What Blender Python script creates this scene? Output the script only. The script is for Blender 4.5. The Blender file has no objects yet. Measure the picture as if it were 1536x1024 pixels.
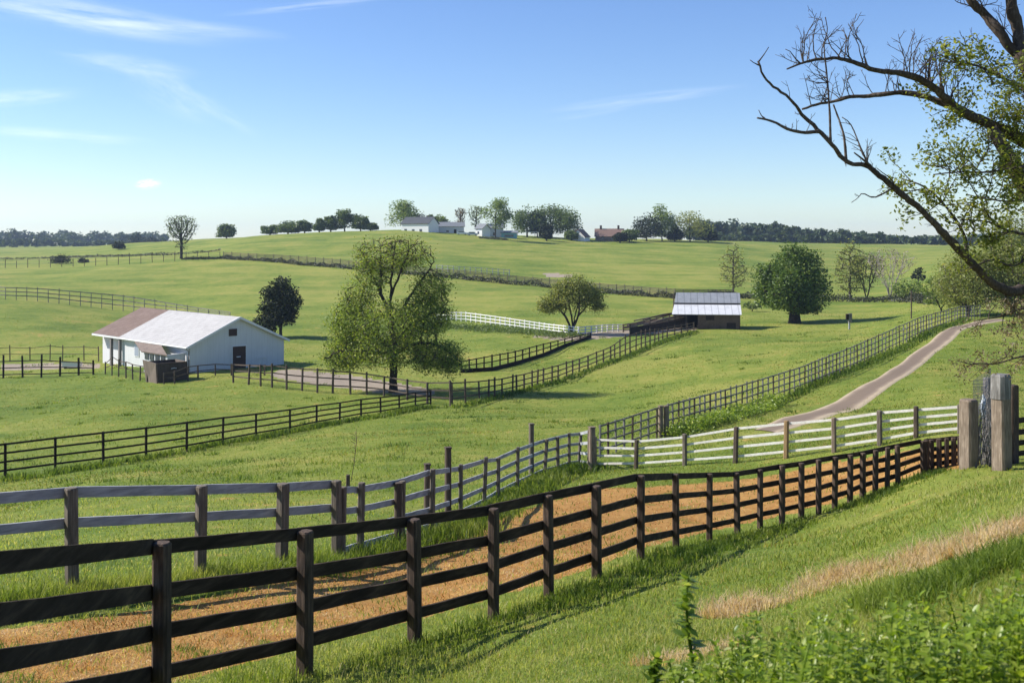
import bpy, math, random
import numpy as np
from mathutils import Vector

rng = np.random.default_rng(7)
random.seed(7)
scene = bpy.context.scene
COL = scene.collection
F = 1647.0      # focal length of the photograph in its own pixels
HZ = 362.0      # eye level row of the photograph
CX = 768.0

# ------------------------------------------------------------------ terrain
TAB = {
 -800: [(2,1700),(3,1300),(5,1220),(7.5,1130),(9.6,1050),(14,925),(20,840),(30,780),(46,722),(75,640),(115,572),(150,520),(200,448),(260,425),(330,402),(400,392),(600,378),(900,371),(1500,368),(5000,365)],
 0:    [(2,1700),(3,1300),(5,1230),(7.7,1130),(10,1030),(14.2,906),(20,850),(27,805),(36,757),(46.5,716),(75,632),(100,585),(115,566),(130,545),(160,490),(200,449),(260,425),(330,402),(400,392),(600,378),(900,371),(1500,368),(5000,365)],
 250:  [(2,1700),(3,1300),(5,1220),(7.5,1130),(9.2,1064),(13,945),(16.2,880),(22,820),(30,767),(42,709),(54.5,682),(75,621),(100,571),(108,556),(116,548),(140,521),(175,490),(205,469),(250,430),(330,390),(400,378),(480,366),(560,361),(700,366),(1200,368),(5000,365)],
 420:  [(2,1700),(3,1290),(5,1210),(8,1105),(10.4,1020),(14,925),(18.5,855),(25,797),(35,738),(50,686),(64,651),(85,600),(100,565),(115,546),(150,503),(200,460),(250,425),(290,403),(350,378),(420,355),(450,351),(540,355),(800,364),(1500,366),(5000,365)],
 600:  [(2,1690),(3,1290),(5,1190),(8,1080),(12.2,968),(16,900),(22,818),(27,783),(34,742),(44,700),(57,660),(70,628),(78,611),(90,588),(110,556),(130,530),(170,484),(220,445),(280,405),(340,380),(400,355),(440,344),(520,350),(800,362),(1500,365),(5000,365)],
 850:  [(2,1680),(3,1280),(5,1170),(8,1040),(11,965),(15.8,884),(20,840),(26,790),(33,743),(44.5,704),(55,658),(70,632),(84,609),(95,586),(104,563),(113,546),(128,519),(140,502),(160,484),(200,455),(250,432),(300,408),(380,378),(440,362),(480,356),(560,359),(800,362),(1500,365),(5000,365)],
 1100: [(2,1680),(3,1270),(5,1130),(7,1040),(10,960),(14,890),(20,830),(24.5,802),(30,755),(39.5,694),(50,655),(61,622),(80,578),(100,540),(130,505),(150,491),(190,465),(235,441),(300,412),(380,386),(460,367),(520,361),(600,364),(800,364),(1500,365),(5000,365)],
 1300: [(2,1670),(3,1250),(5,1085),(7,980),(10,895),(14,838),(20,786),(27.5,741),(31.5,708),(36,671),(46,645),(55,618),(64,592),(78,543),(100,518),(140,493),(170,478),(215,455),(300,425),(400,393),(520,372),(600,366),(700,366),(1500,365),(5000,365)],
 1450: [(2,1670),(3,1240),(5,1030),(7,925),(10,835),(14,768),(20,724),(27,702),(30,688),(33,653),(47,621),(57,590),(75,548),(96,500),(118,478),(150,464),(200,440),(300,405),(400,385),(520,372),(700,368),(1500,366),(5000,365)],
 1536: [(2,1660),(3,1230),(5,1010),(7,900),(9.6,805),(14,738),(20,710),(27,698),(30,688),(33,655),(55,600),(75,556),(96,505),(118,478),(150,463),(200,440),(300,405),(400,385),(520,374),(700,369),(1500,366),(5000,365)],
 2300: [(2,1640),(3,1200),(5,960),(7,850),(10,770),(14,715),(20,690),(27,682),(34.5,652),(55,600),(75,550),(96,505),(118,478),(150,463),(200,440),(300,405),(400,385),(520,374),(700,369),(1500,366),(5000,365)],
}
def pchip(x, y, q):
    x = np.asarray(x, float); y = np.asarray(y, float)
    h = np.diff(x); dl = np.diff(y) / h
    m = np.zeros(len(x)); m[0] = dl[0]; m[-1] = dl[-1]
    for i in range(1, len(x)-1):
        if dl[i-1]*dl[i] > 0:
            w1 = 2*h[i]+h[i-1]; w2 = h[i]+2*h[i-1]
            m[i] = (w1+w2)/(w1/dl[i-1]+w2/dl[i])
    k = np.clip(np.searchsorted(x, q)-1, 0, len(x)-2)
    t = (q-x[k])/h[k]
    return ((2*t**3-3*t**2+1)*y[k] + (t**3-2*t**2+t)*h[k]*m[k] + (-2*t**3+3*t**2)*y[k+1] + (t**3-t**2)*h[k]*m[k+1])
NK = 640
LD0, LD1 = math.log(2.0), math.log(5000.0)
LDg = np.linspace(LD0, LD1, NK)
PX0, PX1, PST = -800.0, 2300.0, 10.0
PXg = np.arange(PX0, PX1+1, PST)
_cols = sorted(TAB)
_S = np.array([pchip([math.log(a) for a, b in TAB[c]], [(b-HZ)/F for a, b in TAB[c]], LDg) for c in _cols])
S2 = np.array([pchip(_cols, _S[:, k], PXg) for k in range(NK)]).T
def _blur(a, n, ax):
    k = np.ones(n)/n
    p = np.pad(a, [(n//2, n//2) if i == ax else (0, 0) for i in range(2)], mode='edge')
    return np.apply_along_axis(lambda v: np.convolve(v, k, 'valid'), ax, p)
S2 = _blur(_blur(S2, 9, 0), 9, 1)
S2 = _blur(S2, 7, 0)
_D = np.exp(LDg)[None, :]; _X = (PXg[:, None]-CX)/F*_D; _Y = _D + 0*_X
_b = np.zeros_like(_X)
for lam, am in ((3.1, .012), (5.3, .022), (9.7, .04), (17, .06), (31, .10), (55, .15)):
    for q in range(3):
        a = rng.uniform(0, 6.28); p = rng.uniform(0, 6.28)
        _b += am*0.6*np.sin((_X*math.cos(a)+_Y*math.sin(a))*6.283/lam + p) * np.clip(lam/(_D*0.06), 0, 1)
S2 = S2 - _b/_D
def slope(px, d):
    fx = np.clip((np.asarray(px, float)-PX0)/PST, 0, len(PXg)-1.001)
    fk = np.clip((np.log(np.maximum(d, 2.0))-LD0)/(LD1-LD0)*(NK-1), 0, NK-1.001)
    i = fx.astype(int); k = fk.astype(int); a = fx-i; b = fk-k
    return (S2[i, k]*(1-a)+S2[i+1, k]*a)*(1-b) + (S2[i, k+1]*(1-a)+S2[i+1, k+1]*a)*b
def HT(x, y):
    d = np.maximum(y, 2.0)
    px = CX + F*np.asarray(x, float)/d
    return -slope(px, d)*d
def G(px, d):
    x = (px-CX)/F*d
    return Vector((x, d, float(HT(np.array([x]), np.array([d]))[0])))
def T(px, py, dmin=3.0, dmax=600):
    """ground point first met at that place of the view"""
    s = slope(np.full(NK, px), np.exp(LDg)); t = (py-HZ)/F
    dd = np.exp(LDg)
    for k in range(NK-1):
        if dd[k] < dmin: continue
        if dd[k] > dmax: break
        if s[k] >= t >= s[k+1] or s[k+1] <= t:
            if s[k] < t: d = dd[k]
            else:
                w = (s[k]-t)/max(1e-9, s[k]-s[k+1]); d = dd[k]*(1-w)+dd[k+1]*w
            return G(px, d)
    return G(px, dmax)
def proj(x, y, z):
    return CX+F*x/y, HZ-F*z/y

# ------------------------------------------------------------------ helpers
def tag(o, label=None, cat=None, group=None, kind=None):
    if label: o['label'] = label
    if cat: o['category'] = cat
    if group: o['group'] = group
    if kind: o['kind'] = kind
    return o
def empty(name, loc, label, cat, group=None):
    o = bpy.data.objects.new(name, None); COL.objects.link(o)
    o.location = loc; o.empty_display_size = 0.3
    return tag(o, label, cat, group)
def np_mesh(name, V, faces, m, parent=None, origin=(0, 0, 0), fattr=None, vattr=None, smooth=False):
    """faces: list of (n,k) index arrays"""
    V = np.asarray(V, float) - np.asarray(origin, float)
    me = bpy.data.meshes.new(name)
    me.vertices.add(len(V)); me.vertices.foreach_set('co', V.astype(np.float32).ravel())
    li = np.concatenate([np.asarray(f, np.int32).ravel() for f in faces])
    tot = np.concatenate([np.full(len(f), np.asarray(f).shape[1], np.int32) for f in faces])
    st = np.concatenate([[0], np.cumsum(tot)[:-1]]).astype(np.int32)
    me.loops.add(len(li)); me.loops.foreach_set('vertex_index', li)
    me.polygons.add(len(tot)); me.polygons.foreach_set('loop_start', st)
    if smooth: me.polygons.foreach_set('use_smooth', np.ones(len(tot), bool))
    me.update(calc_edges=True)
    for k, a in (fattr or {}).items():
        at = me.attributes.new(k, 'FLOAT', 'FACE'); at.data.foreach_set('value', np.asarray(a, np.float32))
    for k, a in (vattr or {}).items():
        at = me.attributes.new(k, 'FLOAT', 'POINT'); at.data.foreach_set('value', np.asarray(a, np.float32))
    ms = m if isinstance(m, (list, tuple)) else [m]
    for q in ms: me.materials.append(q)
    o = bpy.data.objects.new(name, me); COL.objects.link(o)
    if parent: o.parent = parent
    else: o.location = origin
    return o
class MB:
    def __init__(s): s.v = []; s.f = []; s.sm = False
    def add(s, vs, fs):
        n = len(s.v); s.v += [tuple(v) for v in vs]; s.f += [tuple(i+n for i in f) for f in fs]
    def box(s, c, ax, ay, az, hx, hy, hz, top=1.0):
        c = Vector(c); vs = []
        for k in (-1, 1):
            q = top if k > 0 else 1
            for (i, j) in ((-1, -1), (1, -1), (1, 1), (-1, 1)):
                vs.append(c+ax*(i*hx*q)+ay*(j*hy*q)+az*(k*hz))
        s.add(vs, [(0, 3, 2, 1), (4, 5, 6, 7), (0, 1, 5, 4), (1, 2, 6, 5), (2, 3, 7, 6), (3, 0, 4, 7)])
    def abox(s, x0, x1, y0, y1, z0, z1):
        s.box(((x0+x1)/2, (y0+y1)/2, (z0+z1)/2), Vector((1, 0, 0)), Vector((0, 1, 0)), Vector((0, 0, 1)), (x1-x0)/2, (y1-y0)/2, (z1-z0)/2)
    def poly(s, vs): s.add(vs, [tuple(range(len(vs)))])
    def slab(s, quad, t):
        """quad of 4 points with thickness t along its normal"""
        q = [Vector(p) for p in quad]; n = (q[1]-q[0]).cross(q[3]-q[0]).normalized()*t
        s.add(q+[p-n for p in q], [(0, 1, 2, 3), (7, 6, 5, 4), (0, 4, 5, 1), (1, 5, 6, 2), (2, 6, 7, 3), (3, 7, 4, 0)])
    def prism(s, poly, ext):
        n = len(poly); e = Vector(ext); P = [Vector(p) for p in poly]
        s.add(P+[p+e for p in P], [tuple(range(n))[::-1], tuple(range(n, 2*n))]+[(i, (i+1) % n, n+(i+1) % n, n+i) for i in range(n)])
    def post(s, b, h, w, tx, ty, tilt=(0, 0), ch=0.18):
        """chamfered post, widths w along tx and ty"""
        b = Vector(b); rings = []
        c = w*ch
        for (z, q) in ((-0.25, 1.0), (h*0.5, .99), (h-w*0.12, .97), (h, .84)):
            o = b+Vector((tilt[0]*z, tilt[1]*z, z)); H = w*.5*q
            r = []
            for (i, j) in ((-H+c, -H), (H-c, -H), (H, -H+c), (H, H-c), (H-c, H), (-H+c, H), (-H, H-c), (-H, -H+c)):
                r.append(o+tx*i+ty*j)
            rings.append(r)
        n = len(s.v); s.v += [tuple(v) for r in rings for v in r]
        for k in range(3):
            for i in range(8): s.f.append((n+k*8+i, n+k*8+(i+1) % 8, n+k*8+8+(i+1) % 8, n+k*8+8+i))
        s.f.append(tuple(n+24+i for i in range(8)))
    def board(s, a, b, hgt, th, up, nrm, seg=1, jit=0.0):
        a = Vector(a); b = Vector(b); n = len(s.v)
        for k in range(seg+1):
            p = a.lerp(b, k/seg)
            if 0 < k < seg: p = p+up*random.uniform(-jit, jit)+nrm*random.uniform(-jit, jit)
            hh = hgt*.5*random.uniform(.97, 1.03)
            for (i, j) in ((-1, -1), (1, -1), (1, 1), (-1, 1)): s.v.append(tuple(p+nrm*(i*th*.5)+up*(j*hh)))
        for k in range(seg):
            q = n+4*k
            for i in range(4): s.f.append((q+i, q+(i+1) % 4, q+4+(i+1) % 4, q+4+i))
        s.f.append((n+3, n+2, n+1, n)); q = n+4*seg; s.f.append((q, q+1, q+2, q+3))
    def tube(s, pts, rad, n=6):
        P = [Vector(p) for p in pts]; b0 = len(s.v); ref = Vector((.31, .17, .93))
        for k, p in enumerate(P):
            t = (P[min(k+1, len(P)-1)]-P[max(k-1, 0)])
            t = t.normalized() if t.length > 1e-9 else Vector((0, 0, 1))
            if abs(t.dot(ref)) > .97: ref = Vector((.93, .1, .2))
            u = t.cross(ref).normalized(); w = t.cross(u)
            for i in range(n):
                a = 6.2832*i/n; s.v.append(tuple(p+(u*math.cos(a)+w*math.sin(a))*rad[k]))
        for k in range(len(P)-1):
            for i in range(n): s.f.append((b0+k*n+i, b0+k*n+(i+1) % n, b0+k*n+n+(i+1) % n, b0+k*n+n+i))
        s.f.append(tuple(b0+(len(P)-1)*n+i for i in range(n)))
    def build(s, name, m, parent=None, origin=(0, 0, 0), smooth=False):
        me = bpy.data.meshes.new(name); o3 = Vector(origin)
        me.from_pydata([tuple(Vector(v)-o3) for v in s.v], [], s.f); me.update()
        if smooth: me.polygons.foreach_set('use_smooth', [True]*len(me.polygons))
        for q in (m if isinstance(m, (list, tuple)) else [m]): me.materials.append(q)
        o = bpy.data.objects.new(name, me); COL.objects.link(o)
        if parent: o.parent = parent
        else: o.location = origin
        return o

# ------------------------------------------------------------------ materials
class NT:
    def __init__(s, name):
        s.m = bpy.data.materials.new(name); s.m.use_nodes = True; s.t = s.m.node_tree
        s.t.nodes.clear(); s.out = s.t.nodes.new('ShaderNodeOutputMaterial')
    def n(s, typ, **kw):
        o = s.t.nodes.new(typ)
        for k, v in kw.items():
            if k.startswith('i_'):
                key = k[2:].replace('_', ' ')
                o.inputs[key].default_value = v
            else: setattr(o, k, v)
        return o
    def l(s, a, b): s.t.links.new(a, b)
    def noise(s, vec, scale, detail=4, rough=.55):
        o = s.n('ShaderNodeTexNoise'); o.inputs['Scale'].default_value = scale; o.inputs['Detail'].default_value = detail
        o.inputs['Roughness'].default_value = rough
        if vec is not None: s.l(vec, o.inputs['Vector'])
        return o.outputs['Fac']
    def ramp(s, fac, stops):
        o = s.n('ShaderNodeValToRGB'); e = o.color_ramp.elements
        while len(e) < len(stops): e.new(.5)
        for q, (p, c) in zip(e, stops): q.position = p; q.color = (*c, 1) if len(c) == 3 else c
        s.l(fac, o.inputs['Fac']); return o.outputs['Color']
    def mixc(s, fac, a, b, typ='MIX'):
        o = s.n('ShaderNodeMix', data_type='RGBA', blend_type=typ)
        if isinstance(fac, (int, float)): o.inputs[0].default_value = fac
        else: s.l(fac, o.inputs[0])
        for sk, v in ((6, a), (7, b)):
            if isinstance(v, tuple): o.inputs[sk].default_value = (*v, 1)
            else: s.l(v, o.inputs[sk])
        return o.outputs[2]
    def math(s, op, a, b=None, clamp=False):
        o = s.n('ShaderNodeMath', operation=op, use_clamp=clamp)
        for sk, v in ((0, a), (1, b)):
            if v is None: continue
            if isinstance(v, (int, float)): o.inputs[sk].default_value = v
            else: s.l(v, o.inputs[sk])
        return o.outputs[0]
    def coords(s, scale=(1, 1, 1), rot=(0, 0, 0)):
        tc = s.n('ShaderNodeTexCoord'); mp = s.n('ShaderNodeMapping')
        mp.inputs['Scale'].default_value = scale; mp.inputs['Rotation'].default_value = rot
        s.l(tc.outputs['Object'], mp.inputs['Vector']); return mp.outputs['Vector']
    def bump(s, h, strength=.4, dist=.02):
        o = s.n('ShaderNodeBump'); o.inputs['Strength'].default_value = strength; o.inputs['Distance'].default_value = dist
        s.l(h, o.inputs['Height']); return o.outputs['Normal']
    def principled(s, col, rough=.8, spec=.3, normal=None, metal=0):
        o = s.n('ShaderNodeBsdfPrincipled')
        if isinstance(col, tuple): o.inputs['Base Color'].default_value = (*col, 1)
        else: s.l(col, o.inputs['Base Color'])
        if isinstance(rough, (int, float)): o.inputs['Roughness'].default_value = rough
        else: s.l(rough, o.inputs['Roughness'])
        o.inputs['Specular IOR Level'].default_value = spec; o.inputs['Metallic'].default_value = metal
        if normal is not None: s.l(normal, o.inputs['Normal'])
        return o.outputs[0]
    def done(s, sh): s.l(sh, s.out.inputs['Surface']); return s.m
def wood(name, c0, c1, c2, scale=1.0, grain=(6, 6, 0.7), rough=.85, spec=.25):
    t = NT(name)
    v = t.coords(tuple(g*scale for g in grain)); v2 = t.coords((1.7*scale,)*3)
    a = t.noise(v, 5, 6, .65); b = t.noise(v2, 1.3, 4)
    c = t.ramp(a, [(.30, c0), (.52, c1), (.72, c2)])
    c = t.mixc(t.math('MULTIPLY', t.math('SUBTRACT', b, .42, True), 2.2, True), c, c0)
    return t.done(t.principled(c, rough, spec, t.bump(a, .5, .01)))
def plain(name, c, rough=.7, spec=.3, var=.25, scale=1.5, metal=0):
    t = NT(name); v = t.coords()
    a = t.noise(v, scale, 6, .6); b = t.noise(v, scale*9, 3)
    c1 = tuple(x*(1-var) for x in c); c2 = tuple(min(1, x*(1+var*.6)) for x in c)
    col = t.mixc(.5, t.ramp(a, [(.3, c1), (.65, c2)]), t.ramp(b, [(.3, c1), (.7, c2)]))
    return t.done(t.principled(col, rough, spec, t.bump(b, .15, .01), metal))
def leafmat(name, stops, trans=.38, tcol=(1.25, 1.2, .6), rough=.5, spec=.35):
    t = NT(name)
    at = t.n('ShaderNodeAttribute', attribute_name='rnd')
    c = t.ramp(at.outputs['Fac'], stops)
    tc = t.mixc(1.0, c, tcol, 'MULTIPLY')
    tr = t.n('ShaderNodeBsdfTranslucent'); t.l(tc, tr.inputs['Color'])
    mx = t.n('ShaderNodeMixShader'); mx.inputs[0].default_value = trans
    t.l(t.principled(c, rough, spec), mx.inputs[1]); t.l(tr.outputs[0], mx.inputs[2])
    return t.done(mx.outputs[0])

GREENS = [(.0, (.060, .110, .012)), (.35, (.132, .195, .022)), (.65, (.205, .258, .036)), (1.0, (.36, .37, .10))]
DRYS = [(.0, (.21, .085, .024)), (.35, (.40, .18, .046)), (.62, (.50, .285, .09)), (.82, (.56, .40, .23)), (1., (.64, .50, .34))]
def ground_mat():
    t = NT('pasture'); v = t.coords()
    n1 = t.noise(v, .018, 4, .6); n2 = t.noise(v, .11, 5, .6); n3 = t.noise(v, .9, 5, .65); n4 = t.noise(v, 7, 4, .7); n5 = t.noise(v, 38, 3, .7); n25 = t.noise(v, 2.4, 4, .7)
    vs = t.coords((.010, .085, 1), (0, 0, math.radians(24))); n6 = t.noise(vs, 1.0, 5, .6)
    f = t.math('ADD', t.math('ADD', t.math('MULTIPLY', n1, .30), t.math('MULTIPLY', n2, .46)), t.math('ADD', t.math('MULTIPLY', n3, .36), t.math('MULTIPLY', n6, .45)))
    f = t.math('ADD', f, t.math('MULTIPLY', t.math('ADD', t.math('ADD', n4, n5), n25), .21))
    f = t.math('MULTIPLY', t.math('SUBTRACT', f, .815), 2.7, True)
    g = t.ramp(f, [(.0, (.040, .076, .012)), (.25, (.082, .134, .018)), (.5, (.128, .182, .025)), (.75, (.188, .226, .035)), (1., (.26, .262, .055))])
    d = t.ramp(t.math('ADD', t.math('MULTIPLY', n3, .4), t.math('MULTIPLY', t.math('ADD', n4, n5), .3)), [(.28, (.15, .075, .022)), (.43, (.34, .165, .045)), (.56, (.46, .26, .08)), (.72, (.56, .37, .15))])
    da = t.n('ShaderNodeAttribute', attribute_name='dry').outputs['Fac']
    k = t.math('ADD', da, t.math('MULTIPLY', t.math('SUBTRACT', t.math('ADD', n3, t.math('MULTIPLY', t.math('ADD', n2, n25), .5)), 1.0), 2.3))
    k = t.math('MULTIPLY', t.math('SUBTRACT', k, .38), 3.5, True)
    c = t.mixc(k, g, d)
    ra = t.n('ShaderNodeAttribute', attribute_name='dirt').outputs['Fac']
    dirt = t.ramp(t.math('ADD', t.math('MULTIPLY', n3, .5), t.math('MULTIPLY', n4, .5)), [(.3, (.24, .185, .13)), (.7, (.42, .35, .27))])
    k2 = t.math('MULTIPLY', t.math('SUBTRACT', t.math('ADD', ra, t.math('MULTIPLY', t.math('SUBTRACT', n3, .5), .8)), .35), 4, True)
    c = t.mixc(k2, c, dirt)
    h = t.math('ADD', t.math('ADD', t.math('MULTIPLY', n3, .5), t.math('MULTIPLY', n4, .35)), t.math('MULTIPLY', n5, .2))
    return t.done(t.principled(c, .9, .12, t.bump(h, .8, .25)))
def blade_mat(name='grass_blades', trans=.5):
    t = NT(name)
    r = t.n('ShaderNodeAttribute', attribute_name='rnd').outputs['Fac']
    d = t.n('ShaderNodeAttribute', attribute_name='dry').outputs['Fac']
    c = t.mixc(d, t.ramp(r, GREENS), t.ramp(r, DRYS))
    tr = t.n('ShaderNodeBsdfTranslucent'); t.l(t.mixc(1.0, c, (1.25, 1.25, .7), 'MULTIPLY'), tr.inputs['Color'])
    mx = t.n('ShaderNodeMixShader'); mx.inputs[0].default_value = trans
    t.l(t.principled(c, .55, .3), mx.inputs[1]); t.l(tr.outputs[0], mx.inputs[2])
    return t.done(mx.outputs[0])
M = {}
M['ground'] = ground_mat(); M['blade'] = blade_mat()
M['dark'] = wood('dark_stained_wood', (.019, .013, .009), (.048, .034, .024), (.105, .074, .050), 1.0, (.4, .4, 3), .9, .1)
M['darkpost'] = wood('dark_weathered_post', (.030, .020, .014), (.085, .058, .040), (.20, .138, .095), 1.0, (9, 9, .8))
M['greyrail'] = wood('grey_painted_board', (.20, .205, .21), (.36, .37, .38), (.50, .50, .50), 1.0, (.4, .4, 3), .85, .15)
M['greypost'] = wood('grey_weathered_post', (.08, .065, .048), (.16, .132, .098), (.30, .255, .195), 1.0, (9, 9, .6))
M['brownpost'] = wood('brown_weathered_post', (.04, .029, .021), (.10, .073, .053), (.20, .155, .115), 1.0, (9, 9, .6))
M['palepost'] = wood('pale_weathered_post', (.10, .074, .050), (.235, .18, .13), (.38, .31, .235), 1.0, (9, 9, .6))
M['yellowpost'] = wood('yellow_brown_post', (.17, .105, .045), (.29, .19, .09), (.40, .29, .16), 1.0, (9, 9, .6))
M['latticewood'] = wood('silver_grey_wood', (.09, .083, .075), (.19, .178, .16), (.36, .345, .32), .6, (6, 6, .8))
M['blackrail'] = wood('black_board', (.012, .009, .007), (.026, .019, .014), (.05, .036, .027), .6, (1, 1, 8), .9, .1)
M['whiterail'] = wood('white_painted_rail', (.58, .54, .47), (.76, .73, .66), (.84, .82, .77), .8, (3, 3, 3), .6)
M['whitepaint'] = plain('white_painted_wood', (.74, .72, .68), .6, .3, .08)
M['bark'] = wood('dark_bark', (.022, .017, .013), (.050, .040, .030), (.105, .088, .068), 1, (5, 5, 1.2), .95, .1)
M['bark2'] = wood('grey_brown_bark', (.040, .030, .024), (.088, .068, .054), (.175, .145, .118), 1, (7, 7, 2), .95, .1)
M['palebark'] = wood('pale_bark', (.22, .18, .15), (.36, .31, .27), (.5, .45, .4), 1, (5, 5, 2), .9, .1)
M['twig'] = plain('brown_twigs', (.17, .115, .085), .9, .1, .3)
M['wire'] = plain('dull_wire', (.12, .12, .12), .6, .4, .2)
M['leaf_center'] = leafmat('spring_leaf', [(0, (.075, .105, .020)), (.4, (.175, .25, .036)), (.8, (.31, .365, .065)), (1, (.46, .42, .14))], .5)
M['leaf_oak'] = leafmat('deep_green_leaf', [(0, (.040, .075, .014)), (.4, (.085, .150, .024)), (.8, (.165, .23, .042)), (1, (.27, .31, .08))], .40)
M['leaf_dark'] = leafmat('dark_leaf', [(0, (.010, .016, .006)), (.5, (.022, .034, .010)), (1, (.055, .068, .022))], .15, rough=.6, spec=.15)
M['leaf_olive'] = leafmat('olive_leaf', [(0, (.11, .135, .034)), (.5, (.225, .26, .065)), (1, (.40, .38, .14))], .46)
M['leaf_ridge'] = leafmat('ridge_leaf', [(0, (.045, .080, .020)), (.5, (.105, .155, .034)), (1, (.20, .26, .065))], .40)
M['leaf_light'] = leafmat('light_green_leaf', [(0, (.09, .145, .03)), (.5, (.165, .235, .05)), (1, (.28, .32, .10))], .45)
M['leaf_front'] = leafmat('backlit_leaf', [(0, (.085, .11, .02)), (.4, (.17, .205, .034)), (.8, (.27, .29, .06)), (1, (.42, .40, .15))], .55)
M['leaf_pink'] = leafmat('budding_twig_leaf', [(0, (.13, .09, .055)), (.5, (.22, .165, .10)), (.8, (.19, .19, .08)), (1, (.33, .26, .18))], .35)
M['weed'] = leafmat('weed_leaf', [(0, (.10, .18, .018)), (.45, (.24, .34, .036)), (.85, (.36, .43, .07)), (1, (.55, .58, .28))], .55, rough=.38, spec=.4)
M['forest'] = leafmat('woodland_leaf', [(0, (.028, .050, .020)), (.5, (.058, .088, .032)), (1, (.11, .14, .05))], .3)
M['hedge'] = leafmat('hedge_leaf', [(0, (.028, .034, .016)), (.5, (.055, .060, .028)), (1, (.10, .095, .05))], .2)

# ------------------------------------------------------------------ world, sun, camera
SUN_EL = math.radians(38); SUN_AZ = math.atan2(-.985, .17)   # measured from +Y towards +X
sdir = Vector((math.sin(SUN_AZ)*math.cos(SUN_EL), math.cos(SUN_AZ)*math.cos(SUN_EL), math.sin(SUN_EL)))
sl = bpy.data.lights.new('sun', 'SUN'); sl.energy = 5.0; sl.angle = math.radians(.5); sl.color = (1, .955, .88)
so = bpy.data.objects.new('sun', sl); COL.objects.link(so); so.rotation_euler = (-sdir).to_track_quat('-Z', 'Y').to_euler()
so.location = sdir*60
W = bpy.data.worlds.new('World'); scene.world = W; W.use_nodes = True
wt = W.node_tree; wt.nodes.clear()
class WN(NT):
    def __init__(s): s.t = wt
w = WN()
wo = w.n('ShaderNodeOutputWorld'); bg = w.n('ShaderNodeBackground'); bg.inputs['Strength'].default_value = .107
sky = w.n('ShaderNodeTexSky', sky_type='NISHITA', sun_disc=False, sun_elevation=SUN_EL, sun_rotation=SUN_AZ, altitude=200, air_density=1.0, dust_density=.15, ozone_density=5.0)
tc = w.n('ShaderNodeTexCoord'); sp = w.n('ShaderNodeSeparateXYZ'); w.l(tc.outputs['Generated'], sp.inputs[0])
yy = w.math('MAXIMUM', sp.outputs[1], .05)
U = w.math('DIVIDE', sp.outputs[0], yy); Vv = w.math('DIVIDE', sp.outputs[2], yy)
cloud = None
# thin cirrus streaks: (azimuth slope, elevation slope, half length, half width, tilt, strength)
for (px, py, a, b, ang, st) in ((110, 22, 190, 22, 9, .62), (240, 42, 150, 13, 4, .40), (20, 147, 90, 12, -4, .42), (185, 96, 90, 13, 8, .34), (255, 135, 75, 28, 28, .32),
                                (90, 203, 110, 9, 4, .35), (970, 148, 120, 8, -7, .30), (470, 8, 110, 6, -6, .35), (222, 276, 17, 6.5, -4, 1.9), (330, 170, 60, 10, 30, .16), (890, 170, 60, 5, -10, .15)):
    u0 = (px-CX)/F; v0 = (HZ-py)/F; ca, sa = math.cos(math.radians(-ang)), math.sin(math.radians(-ang))
    du = w.math('SUBTRACT', U, u0); dv = w.math('SUBTRACT', Vv, v0)
    p = w.math('MULTIPLY', w.math('ADD', w.math('MULTIPLY', du, ca), w.math('MULTIPLY', dv, sa)), F/a)
    q = w.math('MULTIPLY', w.math('SUBTRACT', w.math('MULTIPLY', dv, ca), w.math('MULTIPLY', du, sa)), F/b)
    cb = w.n('ShaderNodeCombineXYZ'); w.l(p, cb.inputs[0]); w.l(q, cb.inputs[1]); cb.inputs[2].default_value = px*.37
    nz = w.noise(cb.outputs[0], 1.1 if a > 20 else 2.2, 6, .62)
    r2 = w.math('ADD', w.math('MULTIPLY', p, p), w.math('MULTIPLY', q, q))
    fall = w.math('POWER', w.math('SUBTRACT', 1.0, w.math('MULTIPLY', r2, .5), True), 1.6)
    mm = w.math('MULTIPLY', w.math('MULTIPLY', fall, w.math('MULTIPLY', w.math('SUBTRACT', nz, .33), 2.3, True)), st)
    cloud = mm if cloud is None else w.math('ADD', cloud, mm)
front = w.math('GREATER_THAN', sp.outputs[1], .1)
cloud = w.math('MULTIPLY', w.math('MINIMUM', w.math('MULTIPLY', cloud, .78), .9), front)
hs = w.n('ShaderNodeHueSaturation'); hs.inputs['Saturation'].default_value = 1.10; hs.inputs['Hue'].default_value = .511; w.l(sky.outputs[0], hs.inputs['Color'])
skyc = w.mixc(cloud, hs.outputs[0], (9.2, 9.4, 9.8))
w.l(skyc, bg.inputs['Color']); w.l(bg.outputs[0], wo.inputs['Surface'])

cd = bpy.data.cameras.new('camera'); co = bpy.data.objects.new('camera', cd); COL.objects.link(co)
co.location = (0, 0, 0); co.rotation_euler = (math.pi/2, 0, 0)
cd.sensor_width = 36; cd.lens = 36*F/1536; cd.shift_y = -(512-HZ)/1536
cd.clip_start = .1; cd.clip_end = 12000
cd.dof.use_dof = True; cd.dof.focus_distance = 26; cd.dof.aperture_fstop = 5.0
scene.camera = co
scene.view_settings.view_transform = 'Standard'; scene.view_settings.look = 'None'; scene.view_settings.gamma = 1
scene.view_settings.exposure = 0.65

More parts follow.
